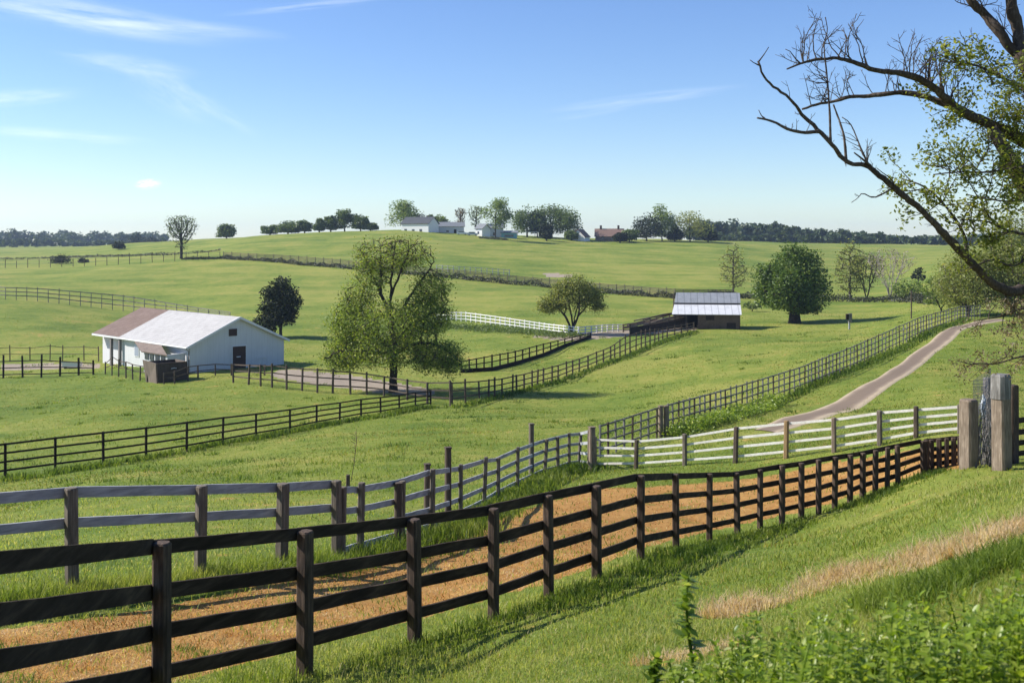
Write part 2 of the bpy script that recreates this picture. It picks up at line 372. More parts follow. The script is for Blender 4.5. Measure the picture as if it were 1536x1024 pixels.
# ------------------------------------------------------------------ ground
def pip(px, py, poly):
    ins = np.zeros(px.shape, bool); n = len(poly)
    for i in range(n):
        x0, y0 = poly[i]; x1, y1 = poly[(i+1) % n]
        if y0 == y1: continue
        c = ((y0 > py) != (y1 > py)) & (px < (x1-x0)*(py-y0)/(y1-y0)+x0)
        ins ^= c
    return ins
DRY_POLY = [(-700, 1015), (0, 945), (230, 912), (420, 868), (620, 822), (700, 795), (800, 760), (900, 730), (1000, 722), (1200, 700), (1380, 674), (1470, 668), (1470, 700), (1385, 706),
            (1300, 738), (1180, 772), (1064, 797), (961, 822), (895, 848), (823, 873), (740, 895), (622, 930), (480, 965), (350, 1000), (180, 1045), (0, 1115), (-700, 1230)]
DIRT_POLYS = [([(405, 562), (415, 556), (440, 554), (520, 562), (640, 582), (655, 586), (650, 592), (600, 592), (500, 580), (420, 568)], 80, 125),
              ([(0, 545), (150, 545), (150, 552), (0, 555)], 90, 150),
              ([(800, 505), (950, 494), (1010, 480), (1050, 486), (1046, 494), (940, 504), (850, 512)], 120, 190),
              ([(815, 410), (860, 411), (860, 415), (820, 416)], 240, 320)]
def zones(x, y, z):
    d = np.maximum(y, .5); px = CX+F*x/d; py = HZ-F*z/d
    dry = (pip(px, py, DRY_POLY) & (y > 5) & (y < 34)).astype(float)
    dirt = np.zeros_like(dry)
    for poly, a, b in DIRT_POLYS: dirt = np.maximum(dirt, (pip(px, py, poly) & (y > a) & (y < b)).astype(float))
    return dry, dirt
ys = np.concatenate([[-40, -15, -6, -2, 0, 1], np.exp(np.linspace(math.log(2.0), math.log(3500), 560))])
us = np.concatenate([np.linspace(-1150, -320, 30), np.linspace(-310, 1850, 440), np.linspace(1870, 2650, 30)])
us = (us-CX)/F
YY, UU = np.meshgrid(ys, us, indexing='ij')
XX = UU*np.maximum(YY, 14)
ZZ = HT(XX, YY)
nr, nc = YY.shape
idx = np.arange(nr*nc).reshape(nr, nc)
quads = np.stack([idx[:-1, :-1], idx[:-1, 1:], idx[1:, 1:], idx[1:, :-1]], -1).reshape(-1, 4)
zx, zy, zz = XX.ravel(), YY.ravel(), ZZ.ravel()
dry, dirt = zones(zx, zy, zz)
gr = np_mesh('ground', np.stack([zx, zy, zz], 1), [quads], M['ground'], vattr={'dry': dry, 'dirt': dirt}, smooth=True)
tag(gr, 'rolling green pasture with a scorched orange paddock strip', 'ground', kind='structure')

# driveway, lofted between its two verges
L_E = [(1130, 645), (1150, 638), (1200, 619), (1276.5, 589), (1328.5, 560), (1377.7, 523), (1416, 496), (1457, 482.5), (1500, 478)]
R_E = [(1165, 650), (1205, 637), (1246, 623), (1310, 594), (1357, 566), (1391, 537), (1430, 508.4), (1466, 487), (1508, 480.5)]
def resamp(pts, n):
    P = np.array([tuple(T(*p)) for p in pts]); s = np.concatenate([[0], np.cumsum(np.linalg.norm(np.diff(P, axis=0), axis=1))]); s /= s[-1]
    q = np.linspace(0, 1, n); return np.stack([pchip(s, P[:, k], q) for k in range(3)], 1)
A = resamp(L_E, 140); B = resamp(R_E, 140)
def _sm(a, n=31):
    p = np.concatenate([2*a[:1]-a[n//2:0:-1], a, 2*a[-1:]-a[-2:-n//2-1:-1]]); return np.stack([np.convolve(p[:, k], np.ones(n)/n, 'valid') for k in range(3)], 1)[:len(a)]
A = _sm(A); B = _sm(B); A, B = A+(A-B)*.06, B+(B-A)*.14
RV = []; ac = []
for k in range(140):
    for j in range(13):
        p = A[k]*(1-j/12)+B[k]*(j/12); jit = 0
        RV.append((p[0], p[1], float(HT(np.array([p[0]]), np.array([p[1]]))[0])+(-.06 if j in (0, 12) else .035))); ac.append(j/12)
ri = np.arange(140*13).reshape(140, 13)
def road_mat():
    t = NT('packed_dirt_drive'); v = t.coords()
    a = t.n('ShaderNodeAttribute', attribute_name='across').outputs['Fac']
    n3 = t.noise(v, .8, 5, .6); n4 = t.noise(v, 6, 4, .7)
    e = t.math('ADD', t.math('ABSOLUTE', t.math('SUBTRACT', a, .47)), t.math('MULTIPLY', t.math('SUBTRACT', n3, .5), .25))
    c = t.ramp(e, [(.15, (.19, .145, .105)), (.25, (.25, .195, .14)), (.34, (.43, .345, .235)), (.47, (.47, .39, .25))])
    c = t.mixc(t.math('MULTIPLY', n4, .45), c, (.17, .125, .092))
    return t.done(t.principled(c, .95, .1, t.bump(n4, .4, .05)))
rd = np_mesh('road', RV, [np.stack([ri[:-1, :-1], ri[:-1, 1:], ri[1:, 1:], ri[1:, :-1]], -1).reshape(-1, 4)], road_mat(), vattr={'across': ac}, smooth=True)
tag(rd, 'curving brown dirt driveway climbing the right hand slope', 'driveway', kind='structure')

# ------------------------------------------------------------------ grass and other ground cover
def blades(P, L, Wd, lean, seg2):
    n = len(P); az = rng.uniform(0, 6.283, n); sa = rng.uniform(0, 6.283, n)
    dirv = np.stack([np.cos(az), np.sin(az), 0*az], 1); side = np.stack([np.cos(sa), np.sin(sa), 0*sa], 1)*Wd[:, None]*.5
    up = np.array([[0, 0, 1.]])
    tip = P+up*(L*np.sqrt(np.maximum(.1, 1-lean**2)))[:, None]+dirv*(L*lean)[:, None]
    if seg2:
        mid = P+up*(L*.55)[:, None]+dirv*(L*lean*.3)[:, None]
        V = np.stack([P-side, P+side, mid+side*.75, mid-side*.75, tip], 1).reshape(-1, 3); b = np.arange(n)*5
        return V, [np.stack([b, b+1, b+2, b+3], 1), np.stack([b+3, b+2, b+4], 1)]
    V = np.stack([P-side, P+side, tip], 1).reshape(-1, 3); b = np.arange(n)*3
    return V, [np.stack([b, b+1, b+2], 1)]
def vnoise(x, y, lam, seed):
    r = np.random.default_rng(seed); o = 0
    for k in range(6):
        a = r.uniform(0, 6.283); l = lam*r.uniform(.6, 1.7); o = o+np.sin((x*math.cos(a)+y*math.sin(a))*6.283/l+r.uniform(0, 6.283))
    return o/2.4
def scatter(n, d0, d1, powr, p0=-250, p1=1800):
    u = rng.uniform(0, 1, n); k = powr     # density in depth falls as d**-k
    a, b = d0**(1-k), d1**(1-k); d = (a+(b-a)*u)**(1/(1-k))
    px = rng.uniform(p0, p1, n); x = (px-CX)/F*d
    return x, d, px
def grass_obj(name, x, y, L, Wd, lean, seg2, label, cat, rb=0., dryv=None, rspread=.17, parent=None, rfix=None):
    z = HT(x, y); P = np.stack([x, y, z-.01], 1)
    V, Fs = blades(P, L, Wd, lean, seg2)
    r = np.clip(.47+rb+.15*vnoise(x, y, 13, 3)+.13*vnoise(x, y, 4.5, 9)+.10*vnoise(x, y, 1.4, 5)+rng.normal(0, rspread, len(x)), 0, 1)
    dv = np.zeros(len(x)) if dryv is None else dryv
    if rfix: r = np.clip(rfix+.07*vnoise(x, y, .8, 6)+rng.normal(0, .10, len(x)), 0, 1)
    k = len(Fs)
    return tag(np_mesh(name, V, Fs, M['blade'], fattr={'rnd': np.tile(r, k), 'dry': np.tile(dv, k)}), label, cat, kind='stuff')
x, y, px = scatter(300000, 3.2, 36, 1.7)
z = HT(x, y); dr, di = zones(x, y, z)
on = dr > .5
keep = np.where(on, rng.uniform(0, 1, len(x)) < .8, True)
x, y, on = x[keep], y[keep], on[keep]
nz = vnoise(x, y, 3.2, 11)
L = np.where(on, rng.uniform(.025, .06, len(x)), rng.uniform(.035, .09, len(x))*(1+.3*nz)); L = np.maximum(L*(1+y*.012), .02)
dv = np.where(on, (rng.uniform(0, 1, len(x)) < .86+1.5*np.minimum(vnoise(x, y, 1.3, 21)+.40, .0)), (rng.uniform(0, 1, len(x)) < .10)*.5).astype(float)
L = np.where(on & (dv < .5), L*1.9, L)
grass_obj('grass', x, y, L, np.maximum(.0055, .00075*y)*rng.uniform(.7, 1.3, len(x)), np.where(on, rng.uniform(.5, .95, len(x)), rng.uniform(.35, .93, len(x))), True,
          'short pasture grass on the near slope and paddock', 'grass', dryv=dv, rb=np.where(on, -.06+.26*vnoise(x, y, .8, 51)+.20*vnoise(x, y, 2.6, 52), .38))
x, y, px = scatter(240000, 34, 190, 1.3)
z = HT(x, y); dr, di = zones(x, y, z); ppx, ppy = proj(x, y, z)
ROADP = L_E+R_E[::-1]
ok = (di < .5) & ~((pip(ppx, ppy, ROADP)) & (y < 130))
x, y = x[ok], y[ok]
grass_obj('grass', x, y, rng.uniform(.05, .13, len(x))*(1+.3*vnoise(x, y, 9, 31)), .0009*y*rng.uniform(.6, 1.2, len(x)), rng.uniform(.45, .95, len(x)), False,
          'longer pasture grass in the fields beyond the near fences', 'grass', rb=.0, dryv=(rng.uniform(0, 1, len(x)) < .10+.30*np.maximum(0, vnoise(x, y, 16, 41))).astype(float)*.4)

def strip(pts, n, wid, off=0.0):
    """random ground points along a line of view points"""
    P = np.array([tuple(p if isinstance(p, Vector) else T(*p)) for p in pts])[:, :2]
    s = np.concatenate([[0], np.cumsum(np.linalg.norm(np.diff(P, axis=0), axis=1))])
    q = rng.uniform(0, s[-1], n); xy = np.stack([np.interp(q, s, P[:, 0]), np.interp(q, s, P[:, 1])], 1)
    k = np.clip(np.searchsorted(s, q)-1, 0, len(P)-2); t = (P[k+1]-P[k]); t /= np.linalg.norm(t, axis=1)[:, None]+1e-9
    nrm = np.stack([-t[:, 1], t[:, 0]], 1); xy = xy+nrm*(rng.normal(0, wid, n)+off)[:, None]
    return xy[:, 0], xy[:, 1]
# straw coloured strip on the near slope
x, y = strip([(1075, 928), (1150, 905), (1230, 880), (1330, 855), (1440, 832), (1560, 798), (1700, 760)], 15000, .21)
kk = vnoise(x, y, .8, 71)+rng.normal(0, .35, len(x)) > -.45; x, y = x[kk], y[kk]
grass_obj('dry_grass', x, y, rng.uniform(.05, .2, len(x))*(1.05+.45*vnoise(x, y, .7, 72)), np.full(len(x), .0075), rng.uniform(.3, .95, len(x)), True,
          'band of straw coloured dead grass lying across the near slope', 'dry grass', rfix=.93, dryv=np.ones(len(x)))
x, y = strip([(960, 1000), (1040, 985), (1120, 965)], 900, .14)
grass_obj('dry_grass', x, y, rng.uniform(.04, .14, len(x)), np.full(len(x), .007), rng.uniform(.3, .95, len(x)), True,
          'small straw patch at the left edge of the leafy weeds', 'dry grass', rfix=.88, dryv=np.ones(len(x)))
# long grass under the near straw band at the right edge
x, y = strip([(1290, 925), (1400, 885), (1500, 860), (1640, 835)], 6000, .36)
grass_obj('long_grass', x, y, rng.uniform(.07, .22, len(x)), np.full(len(x), .009), rng.uniform(.2, .85, len(x)), True,
          'long dark green grass below the straw band at right', 'long grass', rb=.10)
# coarse tufts and thistly clumps in the grazed fields
cx, cy, cpx = scatter(520, 37, 150, 1.2, -100, 1560)
kk = (vnoise(cx, cy, 22, 91) > -.35); cx, cy = cx[kk], cy[kk]
sz = rng.uniform(.15, .6, len(cx)); kq = rng.integers(0, len(cx), 13000); x = cx[kq]+rng.normal(0, 1, 13000)*sz[kq]; y = cy[kq]+rng.normal(0, 1, 13000)*sz[kq]
z = HT(x, y); ppx, ppy = proj(x, y, z); ok = ~pip(ppx, ppy, ROADP); x, y = x[ok], y[ok]
grass_obj('rough_grass', x, y, rng.uniform(.08, .26, len(x)), .0010*y*rng.uniform(.6, 1.2, len(x)), rng.uniform(.2, .85, len(x)), False,
          'scattered coarse tufts left ungrazed in the middle pastures', 'rough grass', rb=-.22)
# rank grass along the fences
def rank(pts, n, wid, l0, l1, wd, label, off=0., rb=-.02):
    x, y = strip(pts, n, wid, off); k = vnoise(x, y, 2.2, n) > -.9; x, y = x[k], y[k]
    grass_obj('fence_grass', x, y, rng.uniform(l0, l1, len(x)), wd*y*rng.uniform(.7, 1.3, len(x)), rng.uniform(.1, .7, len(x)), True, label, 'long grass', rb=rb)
rank([(-300, 945), (0, 920), (108, 893), (300, 872), (422, 858), (505, 845)], 11000, .30, .14, .34, .0008, 'bright rank grass along the foot of the two rail grey fence', -.1)
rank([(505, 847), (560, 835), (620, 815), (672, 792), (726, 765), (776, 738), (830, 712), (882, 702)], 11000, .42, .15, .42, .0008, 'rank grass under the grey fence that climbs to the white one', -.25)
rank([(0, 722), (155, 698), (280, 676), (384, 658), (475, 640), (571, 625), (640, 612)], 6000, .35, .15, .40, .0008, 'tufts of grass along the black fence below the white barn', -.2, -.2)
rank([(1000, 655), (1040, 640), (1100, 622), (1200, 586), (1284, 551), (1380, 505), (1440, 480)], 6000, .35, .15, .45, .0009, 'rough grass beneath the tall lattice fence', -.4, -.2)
rank([(300, 1010), (457, 1000), (622, 960), (740, 925), (823, 893), (895, 868), (961, 842), (1064, 806), (1180, 786), (1300, 745), (1385, 710)], 15000, .32, .06, .17, .0008, 'clover and grass in front of the dark near fence, darkened as its shadow', -.5, -.12)  # darker blade tone stands in for the fence's shadow strip
rank([(676, 612), (753, 594), (815, 578), (882, 556), (938, 536), (994, 513), (1040, 498)], 4000, .35, .15, .40, .0009, 'grass tufts along the brown fence climbing to the old barn', -.1, -.2)

# ------------------------------------------------------------------ fences
def fence(name, label, cat, pts, posts, rails, pw, pm, rm, rh=.13, rt=.035, mode='run', side=1, group=None, tilt=.012, rail_name='rail', jit=.004, hj=.0, extra=None, dmax=600, prot=0.0, seg=1, straight=False, shadow_h=0):
    """pts: (across, foot row, top row); posts: across positions; rails: fractions of the post height"""
    P = np.array(pts, float); qs = posts if posts is not None else list(P[:, 0])
    base = []; hs = []
    for q in qs:
        fy = np.interp(q, P[:, 0], P[:, 1]); ty = np.interp(q, P[:, 0], P[:, 2])
        b = T(q, fy, dmax=dmax)
        if straight:
            e0 = T(qs[0], P[0, 1]); e1 = T(qs[-1], P[-1, 1]); u = (q-CX)/F; dx, dy = e1.x-e0.x, e1.y-e0.y
            t_ = (u*e0.y-e0.x)/(dx-u*dy); b = G(q, e0.y+dy*t_)
        base.append(b); hs.append((fy-ty)*b.y/F)
    root = empty(name, base[len(base)//2], label, cat, group); org = root.location.copy()
    n = len(base); tang = []
    for i in range(n):
        t = base[min(i+1, n-1)]-base[max(i-1, 0)]; t.z = 0; tang.append(t.normalized())
    for i in range(n):
        t = tang[i]; nn = Vector((t.y, -t.x, 0))    # towards the viewer for lines running to the right
        b = MB(); hh = hs[i]*(1+random.uniform(-hj, hj)); wv = pw*random.uniform(.92, 1.08)
        if extra and i in extra: hh *= extra[i]
        b.post(base[i], hh, wv, t, nn, (random.gauss(0, tilt), random.gauss(0, tilt)))
        b.build('post', pm[i % len(pm)] if isinstance(pm, list) else pm, root, org)
    if shadow_h:  # dark board run added in place of the shadow band at the fence foot
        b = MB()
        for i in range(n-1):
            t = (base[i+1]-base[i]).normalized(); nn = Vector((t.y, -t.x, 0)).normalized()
            b.board(base[i]+Vector((0, 0, shadow_h*.4))+nn*(pw*.5+.03), base[i+1]+Vector((0, 0, shadow_h*.4))+nn*(pw*.5+.03), shadow_h, .04, Vector((0, 0, 1)), nn)
        b.build('shadow_board', rm, root, org)
    for fr in rails:
        pt = [base[i]+Vector((0, 0, hs[i]*fr))-Vector((tang[i].y, -tang[i].x, 0))*(side*(pw*.5+rt*.5+.002)) for i in range(n)]
        if mode == 'bay':
            for i in range(n-1):
                t = (pt[i+1]-pt[i]).normalized(); nn = Vector((t.y, -t.x, 0)).normalized(); up = nn.cross(t)*-1
                if up.z < 0: up = -up
                b = MB(); dz = Vector((0, 0, random.uniform(-1, 1)*jit*2))
                b.board(pt[i]+dz-t*.0+t*.003, pt[i+1]+dz*.3-t*.003, rh*random.uniform(.95, 1.05), rt, up, nn, 5, jit); b.build(rail_name, rm, root, org)
        elif mode == 'wire':
            b = MB(); b.tube(pt, [rt]*n, 4); b.build(rail_name, rm, root, org)
        else:
            b = MB()
            for i in range(n-1):
                t = (pt[i+1]-pt[i]).normalized(); nn = Vector((t.y, -t.x, 0)).normalized(); up = nn.cross(t)*-1
                if up.z < 0: up = -up
                dz = Vector((0, 0, random.uniform(-1, 1)*jit)); b.board(pt[i]+dz, pt[i+1]+dz, rh, rt, up, nn, seg, jit)
            b.build(rail_name, rm, root, org)
    return root
FRONT = [(-560, 1225, 880), (-83, 1148, 846), (242, 1066, 813), (457, 1013, 796), (622, 963, 778), (740, 928, 762), (823, 893, 743), (895, 866, 728), (961, 838, 713), (1014, 824, 711), (1064, 812, 710),
         (1106, 801, 709), (1140, 792, 704), (1173, 785, 698), (1202, 777, 694), (1228, 771, 689), (1252, 762, 685), (1275, 754, 682), (1294, 744, 679), (1313, 737, 675), (1331, 732, 671), (1347, 727, 668), (1385, 709, 661)]
fence('board_fence', 'near black brown four board fence sweeping uphill across the foreground', 'fence', FRONT, None, (.972, .70, .46, .215), .125, M['darkpost'], M['dark'], .115, .032, 'bay', tilt=.008, jit=.0025)
fence('board_fence', 'short dark lattice fence run between the near fence corner and the gate posts', 'fence', [(1390, 707, 660), (1397, 704, 659), (1409, 702, 658), (1420, 700, 657), (1431, 698, 656), (1440, 697, 655)], None, (.95, .66, .40, .15), .12, M['darkpost'], M['dark'], .11, .04, 'run')
fence('rail_fence', 'two rail pale grey fence with thick weathered posts at lower left', 'fence', [(-760, 1030, 822), (-420, 975, 775), (-130, 925, 750), (108, 893, 731), (300, 870, 728), (422, 855, 725), (505, 845, 720)], None, (.945, .66), .155, M['greypost'], M['greyrail'], .13, .04, 'bay', jit=.002)
fence('rail_fence', 'bluish grey rail fence with uneven posts behind the orange paddock', 'fence',
      [(512, 845, 727), (540, 834, 727), (602, 815, 717), (648, 804, 702), (691, 782, 697), (726, 763, 687), (747, 748, 685), (776, 733, 672), (817, 713, 658), (837, 708, 653), (854, 702, 649), (868, 699, 647), (883, 704, 642)], None,
      (.93, .65, .38, .14), .105, M['greypost'], M['greyrail'], .11, .035, 'bay', tilt=.03, hj=.04)
fence('lattice_fence', 'silvery lattice fence climbing the slope beside the dirt driveway', 'fence',
      [(886, 690, 642), (940, 673, 625), (990, 655, 609), (1100, 622, 580), (1200, 585, 550), (1284, 551, 517), (1380, 504, 475), (1440, 480, 459), (1475, 476, 457)],
      list(np.concatenate([np.linspace(900, 985, 8), np.linspace(1002, 1200, 26), np.linspace(1207, 1360, 30), np.linspace(1364, 1470, 26)])), (.95, .70, .45, .20), .08, [M['latticewood'], M['brownpost'], M['latticewood']], M['latticewood'], .07, .03, 'run', hj=.05, tilt=.015)
fence('white_fence', 'white four rail fence ending at the old gate posts', 'fence',
      [(892, 704, 655), (954, 702, 657), (1027, 697, 650), (1103, 696, 639), (1179, 686, 629), (1251, 678, 624), (1319.5, 667, 613), (1374, 658, 611), (1440, 650, 606)], None, (.90, .66, .42, .17), .14,
      [M['palepost'], M['brownpost'], M['greypost'], M['brownpost'], M['yellowpost'], M['palepost'], M['greypost'], M['brownpost'], M['greypost']], M['whiterail'], .075, .035, 'bay', jit=.0015, side=1, hj=.05, tilt=.02, straight=True)
fence('board_fence', 'long black four rail fence crossing the meadow below the white barn', 'fence',
      [(-160, 742, 684), (-70, 729, 673), (8, 716, 664), (83, 706, 655), (155, 697, 647), (219, 687, 640), (280, 677, 632), (334, 667, 625), (384, 657, 619.5), (435, 648, 613), (475, 639, 607), (509.5, 632, 603), (541.6, 626, 598), (571, 622, 595), (599, 617, 592), (623, 613, 588), (646, 609, 586)],
      None, (.955, .70, .45, .20), .10, M['blackrail'], M['blackrail'], .085, .035, 'run', jit=.003)
fence('rail_fence', 'brown three rail pen fence running from the white barn to the big tree', 'fence',
      [(350, 574, 545), (373, 577, 546), (391, 579, 547), (408, 581, 546), (430, 584, 549), (453, 586, 551), (476, 589, 552), (499, 590, 554), (525.6, 591, 556), (550, 592, 559), (576, 594, 563), (611, 600, 569), (641, 606, 572), (676, 610, 571)], None,
      (.93, .62, .32), .15, M['brownpost'], M['brownpost'], .10, .04, 'run', hj=.05, tilt=.02)
fence('rail_fence', 'brown rail fence climbing from the big tree to the old barn', 'fence',
      [(678, 609, 571), (719, 600, 569), (753, 592, 566), (786, 584, 559), (815, 576.5, 552), (837, 571, 546), (859, 561, 540), (882, 554, 532), (916, 539, 519), (938, 534, 503), (955, 526, 497), (968, 521, 494), (994, 511, 491), (1040, 497, 483)],
      [678, 698, 719, 733, 742, 753, 769, 775, 786, 798, 806, 815, 828, 837, 850, 859, 869, 882, 895, 905, 916, 922, 930, 938, 945, 954, 962, 968, 975, 982, 988, 994, 1001, 1012, 1022, 1031, 1041], (.90, .58, .28), .13, M['brownpost'], M['brownpost'], .09, .04, 'run', hj=.07, tilt=.015)
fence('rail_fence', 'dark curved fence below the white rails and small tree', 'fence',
      [(692, 559, 541), (738, 556, 532), (773, 547, 526), (815, 534, 515), (847, 520, 508), (886, 507, 499)], [692, 704, 715, 726, 738, 750, 762, 773, 784, 794, 805, 815, 826, 837, 847, 858, 870, 886], (.92, .55), .13, M['blackrail'], M['blackrail'], .10, .04, 'run', hj=.04, shadow_h=.42)
fence('white_fence', 'distant white picket style rail fence left of the small tree', 'fence',
      [(655, 479, 467), (700, 482, 468), (740, 487, 473), (780, 492, 479), (820, 497, 485), (868, 503, 490)], list(np.linspace(655, 868, 30)), (.93, .60, .25), .16, M['whitepaint'], M['whitepaint'], .11, .04, 'run', side=-1, hj=.06)
fence('white_fence', 'short white rail fence right of the small tree beside the corral', 'fence',
      [(868, 503, 490), (892, 500, 488), (905, 498, 486.5), (935, 497, 486)], [868, 878, 887, 895, 903, 911, 919, 927, 935], (.93, .60, .25), .15, M['whitepaint'], M['whitepaint'], .13, .04, 'run', side=-1)
fence('corral_fence', 'weathered pole corral leaning against the old brown barn', 'fence',
      [(935, 498, 487), (955, 497, 483), (975, 494, 478), (995, 491, 473), (1012, 489, 468)], [935, 945, 955, 966, 975, 985, 995, 1004, 1012], (.95, .72, .5, .28), .18, M['brownpost'], M['palepost'], .17, .06, 'run', side=-1, jit=.06, hj=.1)
fence('wire_fence', 'tall wire fence crossing the meadow above the white barn roof', 'fence',
      [(-120, 438, 422), (0, 449, 430), (60, 452, 432), (120, 459, 437), (180, 466, 442), (225, 470, 449), (300, 473, 462), (345, 478, 468)], list(np.linspace(-120, 345, 30)), (.95, .65, .35), .11, M['latticewood'], M['latticewood'], .16, .03, 'run', hj=.12)
fence('wire_fence', 'thin dark post fence in the far left field by the bare tree', 'fence',
      [(-60, 404, 392), (0, 402, 390), (80, 401, 388), (160, 398, 384), (240, 393, 379), (330, 388, 377)], list(np.linspace(-60, 330, 24)), (.92, .5), .16, M['brownpost'], M['wire'], .1, .03, 'wire', hj=.2, dmax=420)
fence('wire_fence', 'long dark fence along the foot of the far hill', 'fence',
      [(335, 389, 378), (420, 393, 382), (520, 402, 390), (600, 410, 398), (700, 419, 406), (800, 428, 416), (900, 438, 425), (1010, 447, 433), (1100, 447, 434)], list(np.linspace(335, 1100, 62)), (.93, .78, .63, .48, .33, .18), .14, M['greypost'], M['brownpost'], .15, .03, 'run', hj=.18, dmax=420)
fence('white_fence', 'faint pale fence on the far slope behind the big tree', 'fence', [(655, 407, 397), (700, 410, 400), (762, 414, 404)], list(np.linspace(655, 764, 14)), (.92, .5), .16, M['greyrail'], M['greyrail'], .12, .04, 'run', dmax=420)
fence('rail_fence', 'dark low fence running left from the white barn', 'fence', [(-60, 568, 537), (5, 567, 534), (34, 566, 533), (62, 566, 532), (90, 564, 535), (118, 563, 537), (140, 562, 540)], None, (.75, .45, .15), .17, M['blackrail'], M['brownpost'], .1, .04, 'run', hj=.05)
fence('wire_fence', 'older wire fence in the paddock left of the white barn', 'fence', [(-40, 542, 522), (15, 541, 519), (45, 541, 520), (75, 542, 516), (94, 541, 519), (126, 541, 518), (148, 542, 520)], None, (.9, .45), .10, M['brownpost'], M['brownpost'], .06, .03, 'run', hj=.1)
fence('rail_fence', 'small rail pen tight against the white barn wall', 'fence', [(158, 561, 543), (168, 563, 533), (178, 565, 540), (189, 567, 541), (199, 569, 545), (210, 571, 547), (221, 573, 548), (240, 574, 556), (245, 574, 558)], None, (.92, .55), .12, M['brownpost'], M['brownpost'], .08, .03, 'run', hj=.08)
fence('rail_fence', 'low rail fence in front of the shaded barn gable', 'fence', [(246, 576, 559), (262, 575, 557), (282, 571, 549), (297, 566, 547), (323, 563, 545), (347, 563, 546), (397, 563, 547)], None, (.93, .5), .13, M['brownpost'], M['brownpost'], .09, .03, 'run', hj=.05)

def single_post(name, label, px, fy, ty, w, m, cat='post', lean=(0, 0)):
    b0 = T(px, fy); root = empty(name, b0, label, cat)
    b = MB(); h = (fy-ty)*b0.y/F
    b.post(b0, h, w, Vector((.93, .36, 0)), Vector((.36, -.93, 0)), lean); b.build('shaft', m, root, b0)
    c = MB(); c.box(b0+Vector((lean[0]*h, lean[1]*h, h+.012)), Vector((.93, .36, 0)), Vector((.36, -.93, 0)), Vector((0, 0, 1)), w*.535, w*.535, .018); c.build('cap', m, root, b0)
    return root
single_post('fence_post', 'tall brown post standing above the grey fence beside the paddock', 672, 791, 672, .14, M['brownpost'])
single_post('fence_post', 'tall grey post rising from rank grass along the climbing grey fence', 797, 719, 636, .16, M['greypost'])
single_post('fence_post', 'old leaning post close beside a grey fence post', 640, 800, 697, .12, M['brownpost'], lean=(.01, 0))
single_post('fence_post', 'dark doubled post behind the grey fence near the corner', 597, 818, 726, .13, M['brownpost'])
single_post('gate_post', 'thick pale post where the white fence meets the lattice fence', 888, 706, 641, .22, M['palepost'])
single_post('gate_post', 'left of two pale posts splitting the lattice fence', 991, 655, 609, .20, M['palepost'])
single_post('gate_post', 'right of two pale posts splitting the lattice fence', 999, 654, 609, .20, M['palepost'])
single_post('utility_pole', 'thin dark pole standing by the far end of the lattice fence', 1367, 478, 436, .14, M['brownpost'], 'pole')
# twig bundle marker, small stump with a sprout near the grey fence
b0 = T(522, 735); st = empty('dead_stem', b0, 'thin dead weed stem above a stump in the meadow', 'dead stem')
b = MB(); b.post(b0, .5, .12, Vector((1, 0, 0)), Vector((0, 1, 0))); b.build('stump', M['brownpost'], st, b0)
b = MB(); b.tube([b0+Vector((.1, 0, .3)), b0+Vector((.2, 0, .9)), b0+Vector((.28, 0, 1.6)), b0+Vector((.27, 0, 2.0))], [.014, .012, .01, .004], 4)
for k in range(14):
    q = b0+Vector((.2+.05*k/14, 0, .8+1.1*k/14)); b.tube([q, q+Vector((random.uniform(-.12, .12), random.uniform(-.1, .1), .06))], [.012, .006], 3)
b.build('stem', M['twig'], st, b0)

# gate posts at the right edge
def big_post(label, px, d, fy, ty, w, m, capm=None, lean=(0, 0)):
    g = G(px, d); b0 = Vector((g.x, g.y, -(fy-HZ)/F*d)); b0.z = min(b0.z, g.z+.05); h = (fy-ty)*d/F
    root = empty('gate_post', b0, label, 'gate post')
    tx = Vector((.86, .5, 0)); ty_ = Vector((.5, -.86, 0))
    b = MB(); b.post(b0, h, w, tx, ty_, lean, .12); b.build('shaft', m, root, b0)
    if capm:
        c = MB(); c.post(b0+Vector((lean[0]*h, lean[1]*h, h-.30)), .34, w*1.08, tx, ty_); c.v = [v for v in c.v]; c.build('cap', capm, root, b0)
    return root
GD = 27.5
big_post('short thick grey gate post with a flat top at the end of the white fence', 1453, GD, 699, 598, .36, M['palepost'])
big_post('tall bleached gate post with a pale capped top', 1503, GD-1.2, 699, 561, .36, M['palepost'], M['latticewood'], lean=(-.012, 0))
big_post('dark gate post just right of the tall bleached one', 1518, GD+.3, 696, 577, .26, M['darkpost'])
big_post('narrow grey post standing behind the gate opening', 1482, GD+2.0, 690, 566, .22, M['latticewood'])
g0 = G(1470, GD+.5); wb = empty('wire_bundle', g0, 'tangled bundle of old wire and sticks between the gate posts', 'wire bundle')
b = MB()
for k in range(60):
    a = G(random.uniform(1462, 1496), GD+random.uniform(-.2, .9)); q = a+Vector((random.uniform(-.25, .3), random.uniform(-.3, .3), random.uniform(.7, 2.1)))
    mid = (a+q)/2+Vector((random.uniform(-.12, .12), random.uniform(-.1, .1), 0)); b.tube([a, mid, q], [.014, .012, .008], 4)
b.build('stick', M['latticewood'], wb, g0)
b = MB()
for k in range(26):
    z = .3+k*.075; p = [G(1459, GD)+Vector((0, 0, z)), G(1478, GD+1.2)+Vector((0, 0, z+.05*math.sin(k))), G(1486, GD+2)+Vector((0, 0, z+.25))]; b.tube(p, [.007]*3, 3)
for k in range(14):
    g = G(1459+k*2, GD+k*.14); b.tube([g+Vector((0, 0, .2)), g+Vector((0.02, 0, 2.2+.02*k))], [.007]*2, 3)
b.build('wire', M['wire'], wb, g0)
g1 = G(1475, GD+.6); bag = empty('feed_sack', g1+Vector((0, 0, 1.5)), 'small pale plastic sack caught on the gate wire', 'sack')
